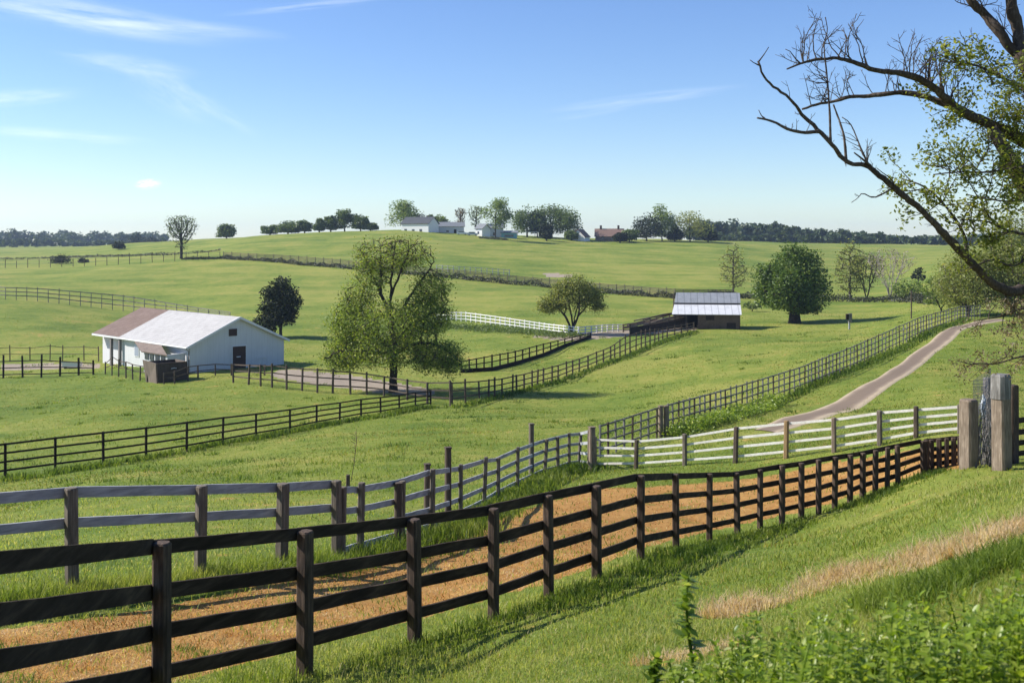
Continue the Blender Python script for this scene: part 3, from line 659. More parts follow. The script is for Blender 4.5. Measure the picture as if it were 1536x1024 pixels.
b = MB(); o = bag.location; rr = [.02, .06, .07, .08, .05, .02]
b.tube([o+Vector((.02*math.sin(k*2), 0, -.3+k*.12)) for k in range(6)], rr, 7); b.build('bag', plain('pale_plastic', (.38, .42, .46), .5, .4, .2), bag, o)
fence('board_fence', 'dark board fence leaving the picture right of the gate posts', 'fence', [(1522, 694, 628), (1560, 690, 622), (1600, 688, 618), (1650, 685, 612)], None, (.92, .66, .42, .18), .14, M['darkpost'], M['dark'], .13, .04, 'bay')

# ------------------------------------------------------------------ buildings
def frame(a): return Vector((math.cos(a), math.sin(a), 0)), Vector((-math.sin(a), math.cos(a), 0)), Vector((0, 0, 1))
def siding(name, c, period, axis_rot, dark=.82, rough=.6):
    """vertical boards: thin darker joints at a fixed spacing, plus streaks"""
    t = NT(name); v = t.coords((1, 1, 1), (0, 0, axis_rot))
    sx = t.n('ShaderNodeSeparateXYZ'); t.l(v, sx.inputs[0])
    f = t.math('FRACT', t.math('DIVIDE', t.math('ADD', sx.outputs[0], sx.outputs[1]), period))
    j = t.math('LESS_THAN', f, .09)
    n = t.noise(t.coords((1.5, 1.5, .25)), 2.5, 6, .65); n2 = t.noise(t.coords(), .7, 4)
    col = t.ramp(n, [(.3, tuple(x*dark for x in c)), (.6, c)])
    col = t.mixc(t.math('MULTIPLY', j, .16), col, tuple(x*.45 for x in c))
    col = t.mixc(t.math('MULTIPLY', t.math('SUBTRACT', n2, .5, True), 1.2, True), col, tuple(x*.78 for x in c))
    return t.done(t.principled(col, rough, .25, t.bump(f, .2, .02)))
def roofmat(name, c0, c1, c2, course, rot, rough=.8, along=False):
    t = NT(name); v = t.coords((1, 1, 1), (0, 0, rot)); sx = t.n('ShaderNodeSeparateXYZ'); t.l(v, sx.inputs[0])
    f = t.math('FRACT', t.math('DIVIDE', sx.outputs[0 if along else 2], course)); j = t.math('LESS_THAN', f, .14)
    n = t.noise(v, 1.1, 6, .7); n2 = t.noise(t.coords((3, 3, 9)), 3, 3)
    c = t.mixc(.45, t.ramp(n, [(.3, c0), (.5, c1), (.7, c2)]), t.ramp(n2, [(.3, c0), (.7, c2)]))
    c = t.mixc(t.math('MULTIPLY', j, .4), c, tuple(x*.5 for x in c0))
    return t.done(t.principled(c, rough, .3, t.bump(f, .25, .02)))
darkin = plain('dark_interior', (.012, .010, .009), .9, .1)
glass = plain('window_glass', (.05, .06, .075), .15, .6, .2)

def white_barn():
    a = math.radians(44); g, l, up = frame(a)
    C = G(285, 108); C.z -= .05
    z0 = C.z; W_, Lm, Lt = 10.7, 15.0, 21.5; EH, RH = 2.75, 2.45
    def P(u, v, h): return C+g*u+l*v+up*h
    root = empty('white_barn', C, 'long white barn with pale roof and brown roofed end section', 'barn')
    ww = siding('white_barn_boards', (.63, .63, .625), .62, -a, .92); org = C
    D = -2.0
    # walls: gable end nearest the viewer, long lit wall, rear walls
    b = MB(); b.prism([P(0, 0, D), P(W_, 0, D), P(W_, 0, EH), P(W_/2, 0, EH+RH), P(0, 0, EH)], l*.18); o = b.build('wall', ww, root, org); o['label'] = 'shaded gable wall with brown door'
    b = MB(); b.prism([P(0, .18, D), P(0, Lm, D), P(0, Lm, EH), P(0, .18, EH)], g*.18); o = b.build('wall', ww, root, org); o['label'] = 'sunlit long white wall'
    b = MB(); b.prism([P(.6, Lm+.003, D), P(.6, Lt, D), P(.6, Lt, EH), P(.6, Lm+.003, EH)], g*.18); o = b.build('wall', ww, root, org); o['label'] = 'white wall set back under the brown roof'
    b = MB(); b.prism([P(W_-.18, .18, D), P(W_-.18, Lt, D), P(W_-.18, Lt, EH), P(W_-.18, .18, EH)], g*.18); b.build('wall', ww, root, org)
    b = MB(); b.prism([P(.78, Lt-.18, D), P(W_-.18, Lt-.18, D), P(W_-.18, Lt-.18, EH), P(W_/2, Lt-.18, EH+RH-.1), P(.78, Lt-.18, EH+.2)], l*.18); b.build('wall', ww, root, org)
    wr = roofmat('white_shingle_roof', (.30, .285, .27), (.42, .405, .385), (.50, .485, .465), .16, -a)
    br = roofmat('brown_shingle_roof', (.10, .062, .046), (.165, .105, .08), (.23, .165, .13), .16, -a)
    ov = .45; k = RH/(W_/2)
    def slope_(u, h=0): return EH+k*(u if u <= W_/2 else W_-u)+h
    for v0, v1, m, nm in ((-.35, Lm, wr, 'main'), (Lm+.004, Lt+.35, br, 'end')):
        b = MB()
        b.slab([P(-ov, v0, slope_(-ov)+.16), P(W_/2, v0, EH+RH+.16), P(W_/2, v1, EH+RH+.16), P(-ov, v1, slope_(-ov)+.16)], .14)
        b.slab([P(W_+ov, v1, slope_(-ov)+.16), P(W_/2+.003, v1, EH+RH+.157), P(W_/2+.003, v0, EH+RH+.157), P(W_+ov, v0, slope_(-ov)+.16)], .14)
        o = b.build('roof', m, root, org); o['label'] = 'pale shingled main roof' if nm == 'main' else 'brown shingled end roof'
    tr = plain('white_trim', (.70, .70, .69), .6, .3, .1)
    b = MB()
    b.board(P(-ov, -.40, slope_(-ov)+.06), P(W_/2, -.40, EH+RH+.06), .24, .06, up, l)
    b.board(P(W_/2, -.403, EH+RH+.06), P(W_+ov, -.403, slope_(-ov)+.06), .24, .06, up, l)
    b.board(P(-ov-.03, -.36, slope_(-ov)+.05), P(-ov-.03, Lt+.35, slope_(-ov)+.05), .2, .05, up, g)
    b.build('trim', tr, root, org)
    dk = plain('dark_brown_door', (.045, .020, .014), .6, .3, .3)
    b = MB(); u = 5.4; b.box(P(u, -.03, 1.1), g, l, up, .74, .05, 1.25); dd = b.build('door', dk, root, org)
    b = MB(); b.box(P(u-.1, -.09, 1.3), g, l, up, .22, .03, .045); b.build('handle', tr, dd)
    b.v = []; 
    b = MB(); b.box(P(u, -.02, 2.403), g, l, up, .85, .045, .05); b.box(P(u-.795, -.02, 1.1), g, l, up, .05, .045, 1.25); b.box(P(u+.795, -.02, 1.1), g, l, up, .05, .045, 1.25); b.build('frame', tr, dd)
    b = MB(); b.box(P(4.7, -.03, EH+1.05), g, l, up, .45, .04, .36); b.build('vent', dk, root, org)
    for v, wd in ((11.6, .55), (2.2, .6)):
        b = MB(); b.box(P(-.02, v, 1.4), g, l, up, .04, wd, .6); wf = b.build('window', tr, root, org)
        b = MB(); b.box(P(-.05, v, 1.4), g, l, up, .03, wd-.1, .5); b.build('pane', plain('dull_pane', (.30, .34, .42), .25, .5, .1), wf)
    pm = plain('grey_porch_post', (.20, .18, .17), .8, .2, .2)
    for v in (15.2, 17.3):
        b = MB(); b.box(P(-.25, v, EH*.5-.6), g, l, up, .13, .16, EH*.5+.5); b.build('porch_post', pm, root, org)
    b = MB(); b.tube([P(8.6, -.1, .9), P(8.6, -.1, 1.0), P(7.4, -.1, 1.0)], [.03, .03, .03], 5); b.build('pipe', tr, root, org)
    b = MB(); b.tube([P(-ov-.08, -.3, slope_(-ov)+.02), P(-ov-.08, Lm-.1, slope_(-ov)+.02)], [.07, .07], 6); b.build('gutter', tr, root, org)
    b = MB(); b.tube([P(-ov-.08, .15, slope_(-ov)+.02), P(-.07, .15, EH-.55), P(-.07, .15, -.6)], [.05, .05, .05], 6); b.build('downpipe', pm, root, org)
    for e in root.children_recursive:
        if e.parent is not root:      # sub-parts were built in world space: bring them under their part
            e.data.transform(__import__('mathutils').Matrix.Translation(-org))
    # lean-to with a brown shingle roof and a window row
    root2 = empty('lean_to', P(-3, 5, 0), 'brown shingled lean to with a white window row against the barn', 'lean to'); og = root2.location.copy()
    b = MB(); b.slab([P(-2.2, .4, 1.95), P(-.06, 6.3, EH-.1), P(-.06, 12.6, EH-.1), P(-2.2, 6.0, 1.95)], .12)
    b.build('roof', roofmat('old_brown_shingle', (.12, .085, .065), (.20, .15, .115), (.28, .22, .175), .1, -a), root2, og)
    b = MB(); b.prism([P(-2.0, .9, D), P(-2.0, 5.8, D), P(-2.0, 5.8, 1.92), P(-2.0, .9, 1.92)], g*.14); b.build('wall', ww, root2, og)
    b = MB(); b.prism([P(-2.0, .76, D), P(-.1, .76, D), P(-.1, .76, 2.0), P(-2.0, .76, 1.92)], l*.13); b.build('wall', ww, root2, og)
    for v in (1.6, 2.8, 4.0, 5.1):
        b = MB(); b.box(P(-2.03, v, 1.48), g, l, up, .03, .42, .30); wf = b.build('window', glass, root2, og)
    # brown bin in front
    C2 = T(258, 572); org2 = C2; root3 = empty('wooden_bin', C2, 'dark brown plank bin standing before the barn lean to', 'bin')
    a2 = math.radians(40); g2, l2, _ = frame(a2)
    C2 = C2-g2*1.4
    bw = siding('brown_planks', (.085, .058, .042), .22, -a2, .7, .85); bw2 = siding('lighter_planks', (.20, .155, .12), .22, -a2, .7, .85)
    def Q(u, v, h): return C2+g2*u+l2*v+up*h
    b = MB(); b.prism([Q(0, 0, -.3), Q(2.9, 0, -.3), Q(2.9, 0, 1.75), Q(0, 0, 1.75)], l2*.12); b.build('front_panel', bw, root3, org2)
    b = MB(); b.prism([Q(0, .123, -.3), Q(0, 2.6, -.3), Q(-.35, 2.6, 1.9), Q(-.1, .123, 1.75)], g2*.1); b.build('side_panel', bw2, root3, org2)
    b = MB(); b.prism([Q(2.78, .123, -.3), Q(2.78, 2.6, -.3), Q(2.78, 2.6, 1.75), Q(2.78, .123, 1.75)], g2*.1); b.build('side_panel', bw2, root3, org2)
    b = MB(); b.prism([Q(.0, 2.603, -.3), Q(2.9, 2.603, -.3), Q(2.9, 2.603, 1.75), Q(.0, 2.603, 1.75)], l2*.1); b.build('back_panel', bw, root3, org2)
    b = MB(); b.slab([Q(.1, .13, 1.3), Q(2.75, .13, 1.3), Q(2.75, 2.6, 1.3), Q(.1, 2.6, 1.3)], .05); b.build('floor', darkin, root3, org2)
    b = MB(); b.tube([Q(1.3, -.06, 1.2), Q(1.6, -.1, 1.25), Q(1.8, -.06, 1.2)], [.03]*3, 5); b.build('handle', tr, root3, org2)
white_barn()
# pale trough by the left paddock
tp = T(108, 552); tr_ = empty('water_trough', tp, 'pale metal trough in the paddock left of the white barn', 'trough')
b = MB(); b.abox(tp.x-.95, tp.x+.95, tp.y-.35, tp.y+.35, tp.z+.2, tp.z+.65); b.abox(tp.x-1.0, tp.x+1.0, tp.y-.4, tp.y-.353, tp.z+.6, tp.z+.7); b.build('tank', M['whitepaint'], tr_, tp)
for s in (-1, 1):
    b = MB(); b.abox(tp.x+s*.7-.05, tp.x+s*.7+.05, tp.y-.3, tp.y+.3, tp.z-.1, tp.z+.197); b.build('leg', M['brownpost'], tr_, tp)

def brown_barn():
    a = math.radians(-7); g, l, up = frame(a); C = G(1047, 148)
    root = empty('brown_barn', C, 'small old brown plank barn with patched grey metal roof', 'barn'); org = C
    pl = siding('old_brown_boards', (.052, .034, .026), .28, -a, .55, .9); pl2 = wood('rusty_boards', (.075, .048, .034), (.15, .096, .068), (.22, .15, .11), .5, (2, 2, 8))
    x0, x1, dp = -3.2, 5.6, 6.0
    def P(u, v, h): return C+g*u+l*v+up*h
    H1, H2, H3 = 2.05, 3.15, 4.75
    b = MB(); b.prism([P(0, 0, -.6), P(x1, 0, -.6), P(x1, 0, H1), P(0, 0, H1)], l*.12); o = b.build('wall', pl2, root, org); o['label'] = 'reddish brown front boards'
    b = MB(); b.prism([P(x1-.12, .123, -.6), P(x1-.12, dp, -.6), P(x1-.12, dp, H1), P(x1-.12, dp*.66, H3-.25), P(x1-.12, dp*.42, H2-.05), P(x1-.12, .123, H1+.1)], g*.12); b.build('wall', pl, root, org)
    b = MB(); b.prism([P(x0, 2.2, -.6), P(x0, dp, -.6), P(x0, dp, H1), P(x0, dp*.66, H3-.25), P(x0, 2.2, H2-.15)], g*.12); b.build('wall', pl, root, org)
    b = MB(); b.prism([P(x0+.123, dp-.12, -.6), P(x1-.123, dp-.12, -.6), P(x1-.123, dp-.12, H1), P(x0+.123, dp-.12, H1)], l*.12); b.build('wall', pl, root, org)
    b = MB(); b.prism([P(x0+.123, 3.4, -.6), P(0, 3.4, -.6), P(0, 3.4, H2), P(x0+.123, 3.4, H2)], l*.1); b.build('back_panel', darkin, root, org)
    b = MB(); b.box(P(1.6, -.03, 1.55), g, l, up, .55, .03, .3); b.build('shutter', pl, root, org)
    b = MB(); b.box(P(4.4, -.03, .45), g, l, up, .6, .02, .45); b.build('door', pl, root, org)
    for u in (x0+.1, x0+1.6):
        b = MB(); b.box(P(u, .1, .75), g, l, up, .08, .08, 1.35); b.build('porch_post', M['brownpost'], root, org)
    rf = roofmat('pale_sheet_metal', (.42, .42, .42), (.60, .60, .60), (.70, .70, .70), .9, -a, .5, True)
    rf2 = roofmat('grey_sheet_metal', (.19, .20, .21), (.28, .29, .31), (.36, .37, .38), .9, -a, .5, True)
    b = MB(); b.slab([P(x0-.3, -.45, H1-.02), P(x1+.15, -.45, H1-.02), P(x1+.25, dp*.42, H2+.08), P(x0+.1, dp*.42, H2+.08)], .06); o = b.build('roof', rf, root, org); o['label'] = 'pale lower roof sheet'
    b = MB(); b.slab([P(x0+.1, dp*.42-.1, H2+.28), P(x1+.25, dp*.42-.1, H2+.28), P(x1+.25, dp*.66, H3), P(x0+.4, dp*.66, H3)], .06)
    b.slab([P(x1+.25, dp+.3, H1-.05), P(x0+.1, dp+.3, H1-.05), P(x0+.4, dp*.66+.01, H3-.004), P(x1+.25, dp*.66+.01, H3-.004)], .06); o = b.build('roof', rf2, root, org); o['label'] = 'darker grey upper roof'
    b = MB(); b.board(P(x0+.12, dp*.42-.06, H2+.14), P(x1+.2, dp*.42-.06, H2+.14), .16, .05, up, l); b.build('fascia', pl, root, org)
    # corral poles stacked beside
    for k in range(9):
        p0 = T(random.uniform(935, 985), 497); p1 = T(random.uniform(1005, 1040), 490)
        r = empty('timber_pole', p0, 'weathered loose pole stacked in the corral by the old barn', 'timber', 'loose poles in the corral')
        b = MB(); h0 = .3+k*.16; b.tube([p0+up*h0, (p0+p1)/2+up*(h0+.35), p1+up*(h0+.5)], [.09, .10, .08], 6); b.build('log', M['palepost'] if k % 2 else M['brownpost'], r, p0)
    r = empty('loading_ramp', T(1000, 500), 'dark plank loading chute in the corral left of the old barn', 'loading chute'); o0 = r.location.copy()
    p0 = T(945, 503); p1 = T(1030, 491)
    b = MB(); t = (p1-p0).normalized(); b.board(p0+up*.5, p1+up*.7, 1.0, .08, up, Vector((t.y, -t.x, 0))); b.build('side_panel', pl, r, o0)
    b = MB(); b.board(p0+up*1.15, p1+up*1.45, .14, .1, up, Vector((t.y, -t.x, 0))); b.build('rail', M['palepost'], r, o0)
    for q in (0, .33, .66, 1):
        c = p0.lerp(p1, q); b = MB(); b.post(c, 1.5, .14, Vector((1, 0, 0)), Vector((0, 1, 0))); b.build('post', M['brownpost'], r, o0)
brown_barn()

# board sign on posts
sb = T(1274, 494); s = empty('mailbox', sb, 'dark box on a pale post in the meadow right of the round tree', 'mailbox'); h = 24*sb.y/F
b = MB(); b.post(sb, h*.85, .2, Vector((1, 0, 0)), Vector((0, 1, 0))); b.build('post', M['greyrail'], s, sb)
b = MB(); b.abox(sb.x-.12, sb.x+.30, sb.y-.2, sb.y+.2, sb.z+h*.45, sb.z+h); b.build('panel', M['latticewood'], s, sb)
b = MB(); b.abox(sb.x-.42, sb.x-.123, sb.y-.22, sb.y+.22, sb.z+h*.62, sb.z+h*.97); b.build('box', M['blackrail'], s, sb)

def house(name, label, px, d, lx, ly, hw, hr, rot, wm, rm, wins=(), door=None, chim=(), gable_m=None):
    """gabled house, ridge along its local x; origin at the near left corner"""
    a = math.radians(rot); g, l, up = frame(a); C = G(px, d)
    C.z = min(C.z, G(px+lx/d*F, d).z)-.1
    root = empty(name, C, label, 'house', 'hilltop farm buildings')
    def P(u, v, h): return C+g*u+l*v+up*h
    b = MB(); b.prism([P(0, 0, -1), P(lx, 0, -1), P(lx, 0, hw), P(0, 0, hw)], l*.2); b.build('wall', wm, root, C)
    b = MB(); b.prism([P(0, ly-.2, -1), P(lx, ly-.2, -1), P(lx, ly-.2, hw), P(0, ly-.2, hw)], l*.2); b.build('wall', wm, root, C)
    for u in (0, lx-.2):
        b = MB(); b.prism([P(u, .203, -1), P(u, ly-.203, -1), P(u, ly-.203, hw), P(u, ly/2, hw+hr), P(u, .203, hw)], g*.2); b.build('wall', gable_m or wm, root, C)
    b = MB(); k = hr/(ly/2); ov = .4
    b.slab([P(-ov, -ov, hw-ov*k+.15), P(lx+ov, -ov, hw-ov*k+.15), P(lx+ov, ly/2, hw+hr+.15), P(-ov, ly/2, hw+hr+.15)], .14)
    b.slab([P(lx+ov, ly+ov, hw-ov*k+.15), P(-ov, ly+ov, hw-ov*k+.15), P(-ov, ly/2+.003, hw+hr+.147), P(lx+ov, ly/2+.003, hw+hr+.147)], .14); rf = b.build('roof', rm, root, C)
    for (u, ww, z0, z1) in wins:
        b = MB(); b.box(P(u, -.01, (z0+z1)/2), g, l, up, ww/2, .03, (z1-z0)/2); b.build('window', glass, root, C)
    if door: b = MB(); b.box(P(door, -.01, 1.0), g, l, up, .5, .03, 1.0); b.build('door', darkin, root, C)
    for u in chim:
        b = MB(); c = P(u, ly/2, hw+hr+.4)-C; b.box(c, g, l, up, .45, .45, 1.1); b.build('chimney', plain('brick_stack', (.20, .12, .09), .9, .2, .3), rf)
    return root
wm1 = plain('white_house_wall', (.78, .77, .75), .7, .3, .06); wm2 = plain('grey_white_wall', (.52, .53, .55), .7, .3, .08); teal = plain('teal_panel', (.16, .36, .42), .6, .3, .1)
rdark = plain('dark_slate_roof', (.07, .075, .08), .8, .2, .2); rgrey = plain('grey_roof', (.20, .21, .22), .7, .3, .2); rbrown = plain('brown_tile_roof', (.21, .135, .105), .85, .2, .2); brick = plain('brown_brick_wall', (.26, .18, .14), .9, .2, .2)
hA = house('white_house', 'white low house with dark roof at the left end of the hilltop', 602, 430, 12.5, 7.5, 3.4, 2.5, -28, wm1, rdark, ((2, 1.2, .3, 1.3), (5.5, 1.2, .2, 1.2), (9, 1.2, .2, 1.2)))
hB = house('long_shed', 'long low grey shed joined to the white hilltop house', 641, 434, 14.5, 6, 3.2, 1.6, 4, wm2, rgrey, ((3, 1.0, .8, 1.6), (8, 1.0, .8, 1.6)), 11)
hC = house('white_shed', 'small white shed between bare trees on the hilltop', 713, 428, 3.4, 5, 3.2, 1.6, -38, wm1, rgrey, ((1.5, .8, 1, 2),))
hD = house('grey_white_house', 'bluish white house with a teal end beside the tall hilltop tree', 721, 434, 9.0, 6, 4.0, 1.5, 2, wm2, rgrey, ((2, 1.2, 1, 2.2), (5.5, 1.2, 1, 2.2)))
hE = house('teal_shed', 'teal fronted shed at the right end of the bluish house', 752, 434, 6.2, 5, 2.5, .7, 2, teal, rgrey, ((3, 3.6, .9, 1.7),))
hF = house('brown_roof_house', 'brown roofed brick house with chimneys among trees on the hilltop', 893, 455, 11.5, 8, 2.4, 3.0, -6, brick, rbrown, ((3, 1.2, .8, 1.8), (7, 1.2, .8, 1.8)), None, (2.2, 9.5))
hG = house('white_gable_house', 'white gabled wing left of the brown roofed house', 877, 444, 5.0, 6.0, 2.4, 2.9, 62, wm1, rbrown, ())
pv = G(797, 455); pav = empty('picnic_shelter', pv, 'low open shelter with pale roof under the hilltop trees', 'shelter')
b = MB(); b.abox(pv.x-6, pv.x+5, pv.y, pv.y+4, pv.z+2.0, pv.z+2.25); b.build('roof', wm1, pav, pv)
for q in (-5.7, -2, 1.5, 4.7):
    b = MB(); b.abox(pv.x+q-.1, pv.x+q+.1, pv.y+.1, pv.y+.3, pv.z-.5, pv.z+1.997); b.build('post', M['brownpost'], pav, pv)
for (px, d, nm, lb, cl) in ((693, 424, 'parked_car', 'white car parked by the hilltop sheds', (.7, .7, .7)), (709, 424, 'parked_car', 'pale silver car parked left of the small white hilltop shed', (.5, .52, .55))):
    c = G(px, d); r = empty(nm, c, lb, 'car', 'cars on the hilltop'); cm = plain('car_paint', cl, .3, .5, .05)
    b = MB(); b.prism([c+Vector(p) for p in ((-2.1, 0, .35), (2.1, 0, .35), (2.1, 0, .85), (1.2, 0, 1.0), (.6, 0, 1.5), (-1.3, 0, 1.5), (-2.1, 0, .95))], (0, 1.7, 0)); b.build('body', cm, r, c)
    b = MB(); b.prism([c+Vector(p) for p in ((-1.5, -.01, 1.0), (1.0, -.01, 1.0), (.55, -.01, 1.4), (-1.25, -.01, 1.4))], (0, .02, 0)); b.build('window', glass, r, c)
    for q in (-1.3, 1.3):
        b = MB(); b.tube([c+Vector((q, -.05, .33)), c+Vector((q, .2, .33))], [.33, .33], 10); b.build('wheel', darkin, r, c)

# ------------------------------------------------------------------ trees
def catmull(P, n):
    P = np.asarray(P, float); s_ = np.concatenate([[0], np.cumsum(np.linalg.norm(np.diff(P, axis=0), axis=1))]); q = np.linspace(0, s_[-1], n)
    E = np.concatenate([2*P[:1]-P[1:2], P, 2*P[-1:]-P[-2:-1]]); out = []
    for v in q:
        k = min(max(int(np.searchsorted(s_, v))-1, 0), len(P)-2); t = (v-s_[k])/max(1e-9, s_[k+1]-s_[k]); a, b_, c, d = E[k], E[k+1], E[k+2], E[k+3]
        out.append(.5*((2*b_)+(c-a)*t+(2*a-5*b_+4*c-d)*t*t+(3*b_-a-3*c+d)*t**3))
    return np.array(out), q/s_[-1]
def colonize(nodes, par, attr, D, kill, infl, iters=150, bias=(0, 0, .15), wob=.15):
    pos = [np.array(p, float) for p in nodes]; par = list(par); attr = np.array(attr, float); bias = np.array(bias)
    P = np.array(pos); dm = np.linalg.norm(attr[:, None]-P[None], axis=2); ni = dm.argmin(1); nd = dm.min(1)
    kids = [0]*len(pos); alive = np.ones(len(attr), bool)
    for it in range(iters):
        act = alive & (nd < infl)
        if not act.any(): break
        sums = {}
        A_ = attr[act]; I_ = ni[act]; P = np.array(pos); v = A_-P[I_]; v /= np.linalg.norm(v, axis=1)[:, None]+1e-9
        S = np.zeros((len(pos), 3)); np.add.at(S, I_, v)
        new = []
        for i in np.unique(I_):
            if kids[i] >= 4: continue
            u = S[i]; nn = np.linalg.norm(u)
            if nn < .05: u = rng.normal(0, 1, 3); nn = np.linalg.norm(u)
            u = u/nn+bias+rng.normal(0, wob, 3); u /= np.linalg.norm(u)
            new.append(pos[i]+u*D); par.append(int(i)); kids[i] += 1; kids.append(0)
        if not new: break
        s0 = len(pos); pos += new; N = np.array(new)
        d2 = np.linalg.norm(attr[:, None]-N[None], axis=2); m = d2.min(1); k = d2.argmin(1)
        up_ = m < nd; nd = np.where(up_, m, nd); ni = np.where(up_, s0+k, ni)
        alive &= nd > kill
        if len(pos) > 6000: break
    return np.array(pos), np.array(par)
def skel_tubes(b, pos, par, r0, rt, expn=2.3, nbig=7, fixed=None):
    n = len(pos); ch = [[] for _ in range(n)]
    for i in range(n):
        if par[i] >= 0: ch[par[i]].append(i)
    acc = np.zeros(n); order = []
    st = [i for i in range(n) if par[i] < 0]
    while st:
        i = st.pop(); order.append(i); st += ch[i]
    for i in reversed(order):
        acc[i] = 1.0 if not ch[i] else sum(acc[c] for c in ch[i])+.02
    tot = max(acc); r = rt+(r0-rt)*(acc/tot)**(1/expn)
    if fixed is not None:
        for i, v in fixed.items(): r[i] = max(v, r[i]*.0)
    done = np.zeros(n, bool)
    for i in order:
        for c in sorted(ch[i], key=lambda c: -acc[c]):
            if done[c]: continue
            path = [i, c]; done[c] = True
            while ch[path[-1]]:
                q = max(ch[path[-1]], key=lambda c: acc[c])
                if done[q]: break
                done[q] = True; path.append(q)
            rr = [r[k] for k in path]; rr[0] = min(rr[0], rr[1]*1.35)
            mx = rr[0]
            b.tube([pos[k] for k in path], rr, nbig if mx > r0*.3 else (5 if mx > r0*.1 else 3))
    return acc, ch, r
def leaves(P, size, aspect=.62, up=.35):
    n = len(P); nv = rng.normal(0, 1, (n, 3)); nv[:, 2] = np.abs(nv[:, 2])+up; nv /= np.linalg.norm(nv, axis=1)[:, None]
    a = rng.normal(0, 1, (n, 3)); u = np.cross(nv, a); u /= np.linalg.norm(u, axis=1)[:, None]; v = np.cross(nv, u)
    s = (size*rng.uniform(.65, 1.35, n))[:, None] if np.ndim(size) == 0 else size[:, None]
    V = np.stack([P-u*s*.5, P-v*s*.5*aspect+u*s*.05, P+u*s*.5, P+v*s*.5*aspect+u*s*.05], 1).reshape(-1, 3)
    b = np.arange(n)*4
    return V, np.stack([b, b+1, b+2, b+3], 1)
def crown_obj(name, P, size, m, parent, origin, tone=None, aspect=.62):
    V, Q = leaves(P, size, aspect); r = np.clip(rng.normal(.45, .22, len(P))+(0 if tone is None else tone), 0, 1)
    return np_mesh(name, V, [Q], m, parent, origin, fattr={'rnd': r})
def env_points(n, prof, H, R, jit=.0):
    """points inside a surface of revolution: prof = [(height share, radius share)]"""
    hs = np.array([p[0] for p in prof]); rs = np.array([p[1] for p in prof]); out = []
    while len(out) < n:
        h = rng.uniform(hs[0], hs[-1], 4*n); rmax = np.interp(h, hs, rs)
        keep = rng.uniform(0, 1, 4*n) < (rmax/rs.max())**2
        h, rmax = h[keep], rmax[keep]; th = rng.uniform(0, 6.283, len(h)); q = np.sqrt(rng.uniform(.04, 1, len(h)))*rmax*R
        out += list(np.stack([q*np.cos(th), q*np.sin(th), h*H], 1))
    return np.array(out[:n])
PROF = {'bush': [(.15, .3), (.3, .8), (.5, 1), (.75, .85), (.92, .5), (1, .15)],
        'dome': [(.15, .5), (.22, .88), (.36, .98), (.55, .92), (.72, .78), (.86, .55), (.94, .3), (.97, .1)],
        'round': [(.16, .45), (.25, .85), (.42, 1), (.62, .93), (.8, .72), (.93, .4), (1, .1)],
        'wide': [(.11, .55), (.17, .92), (.34, 1), (.5, .92), (.62, .72), (.75, .62), (.9, .48), (1, .15)],
        'vase': [(.25, .35), (.45, .75), (.7, 1), (.88, .8), (1, .25)],
        'cone': [(.08, .75), (.2, 1), (.45, .85), (.7, .55), (.9, .25), (1, .05)],
        'oval': [(.12, .6), (.3, .95), (.5, 1), (.72, .8), (.9, .45), (1, .1)],
        'fan': [(.2, .3), (.5, .7), (.8, 1), (.95, .75), (1, .4)]}
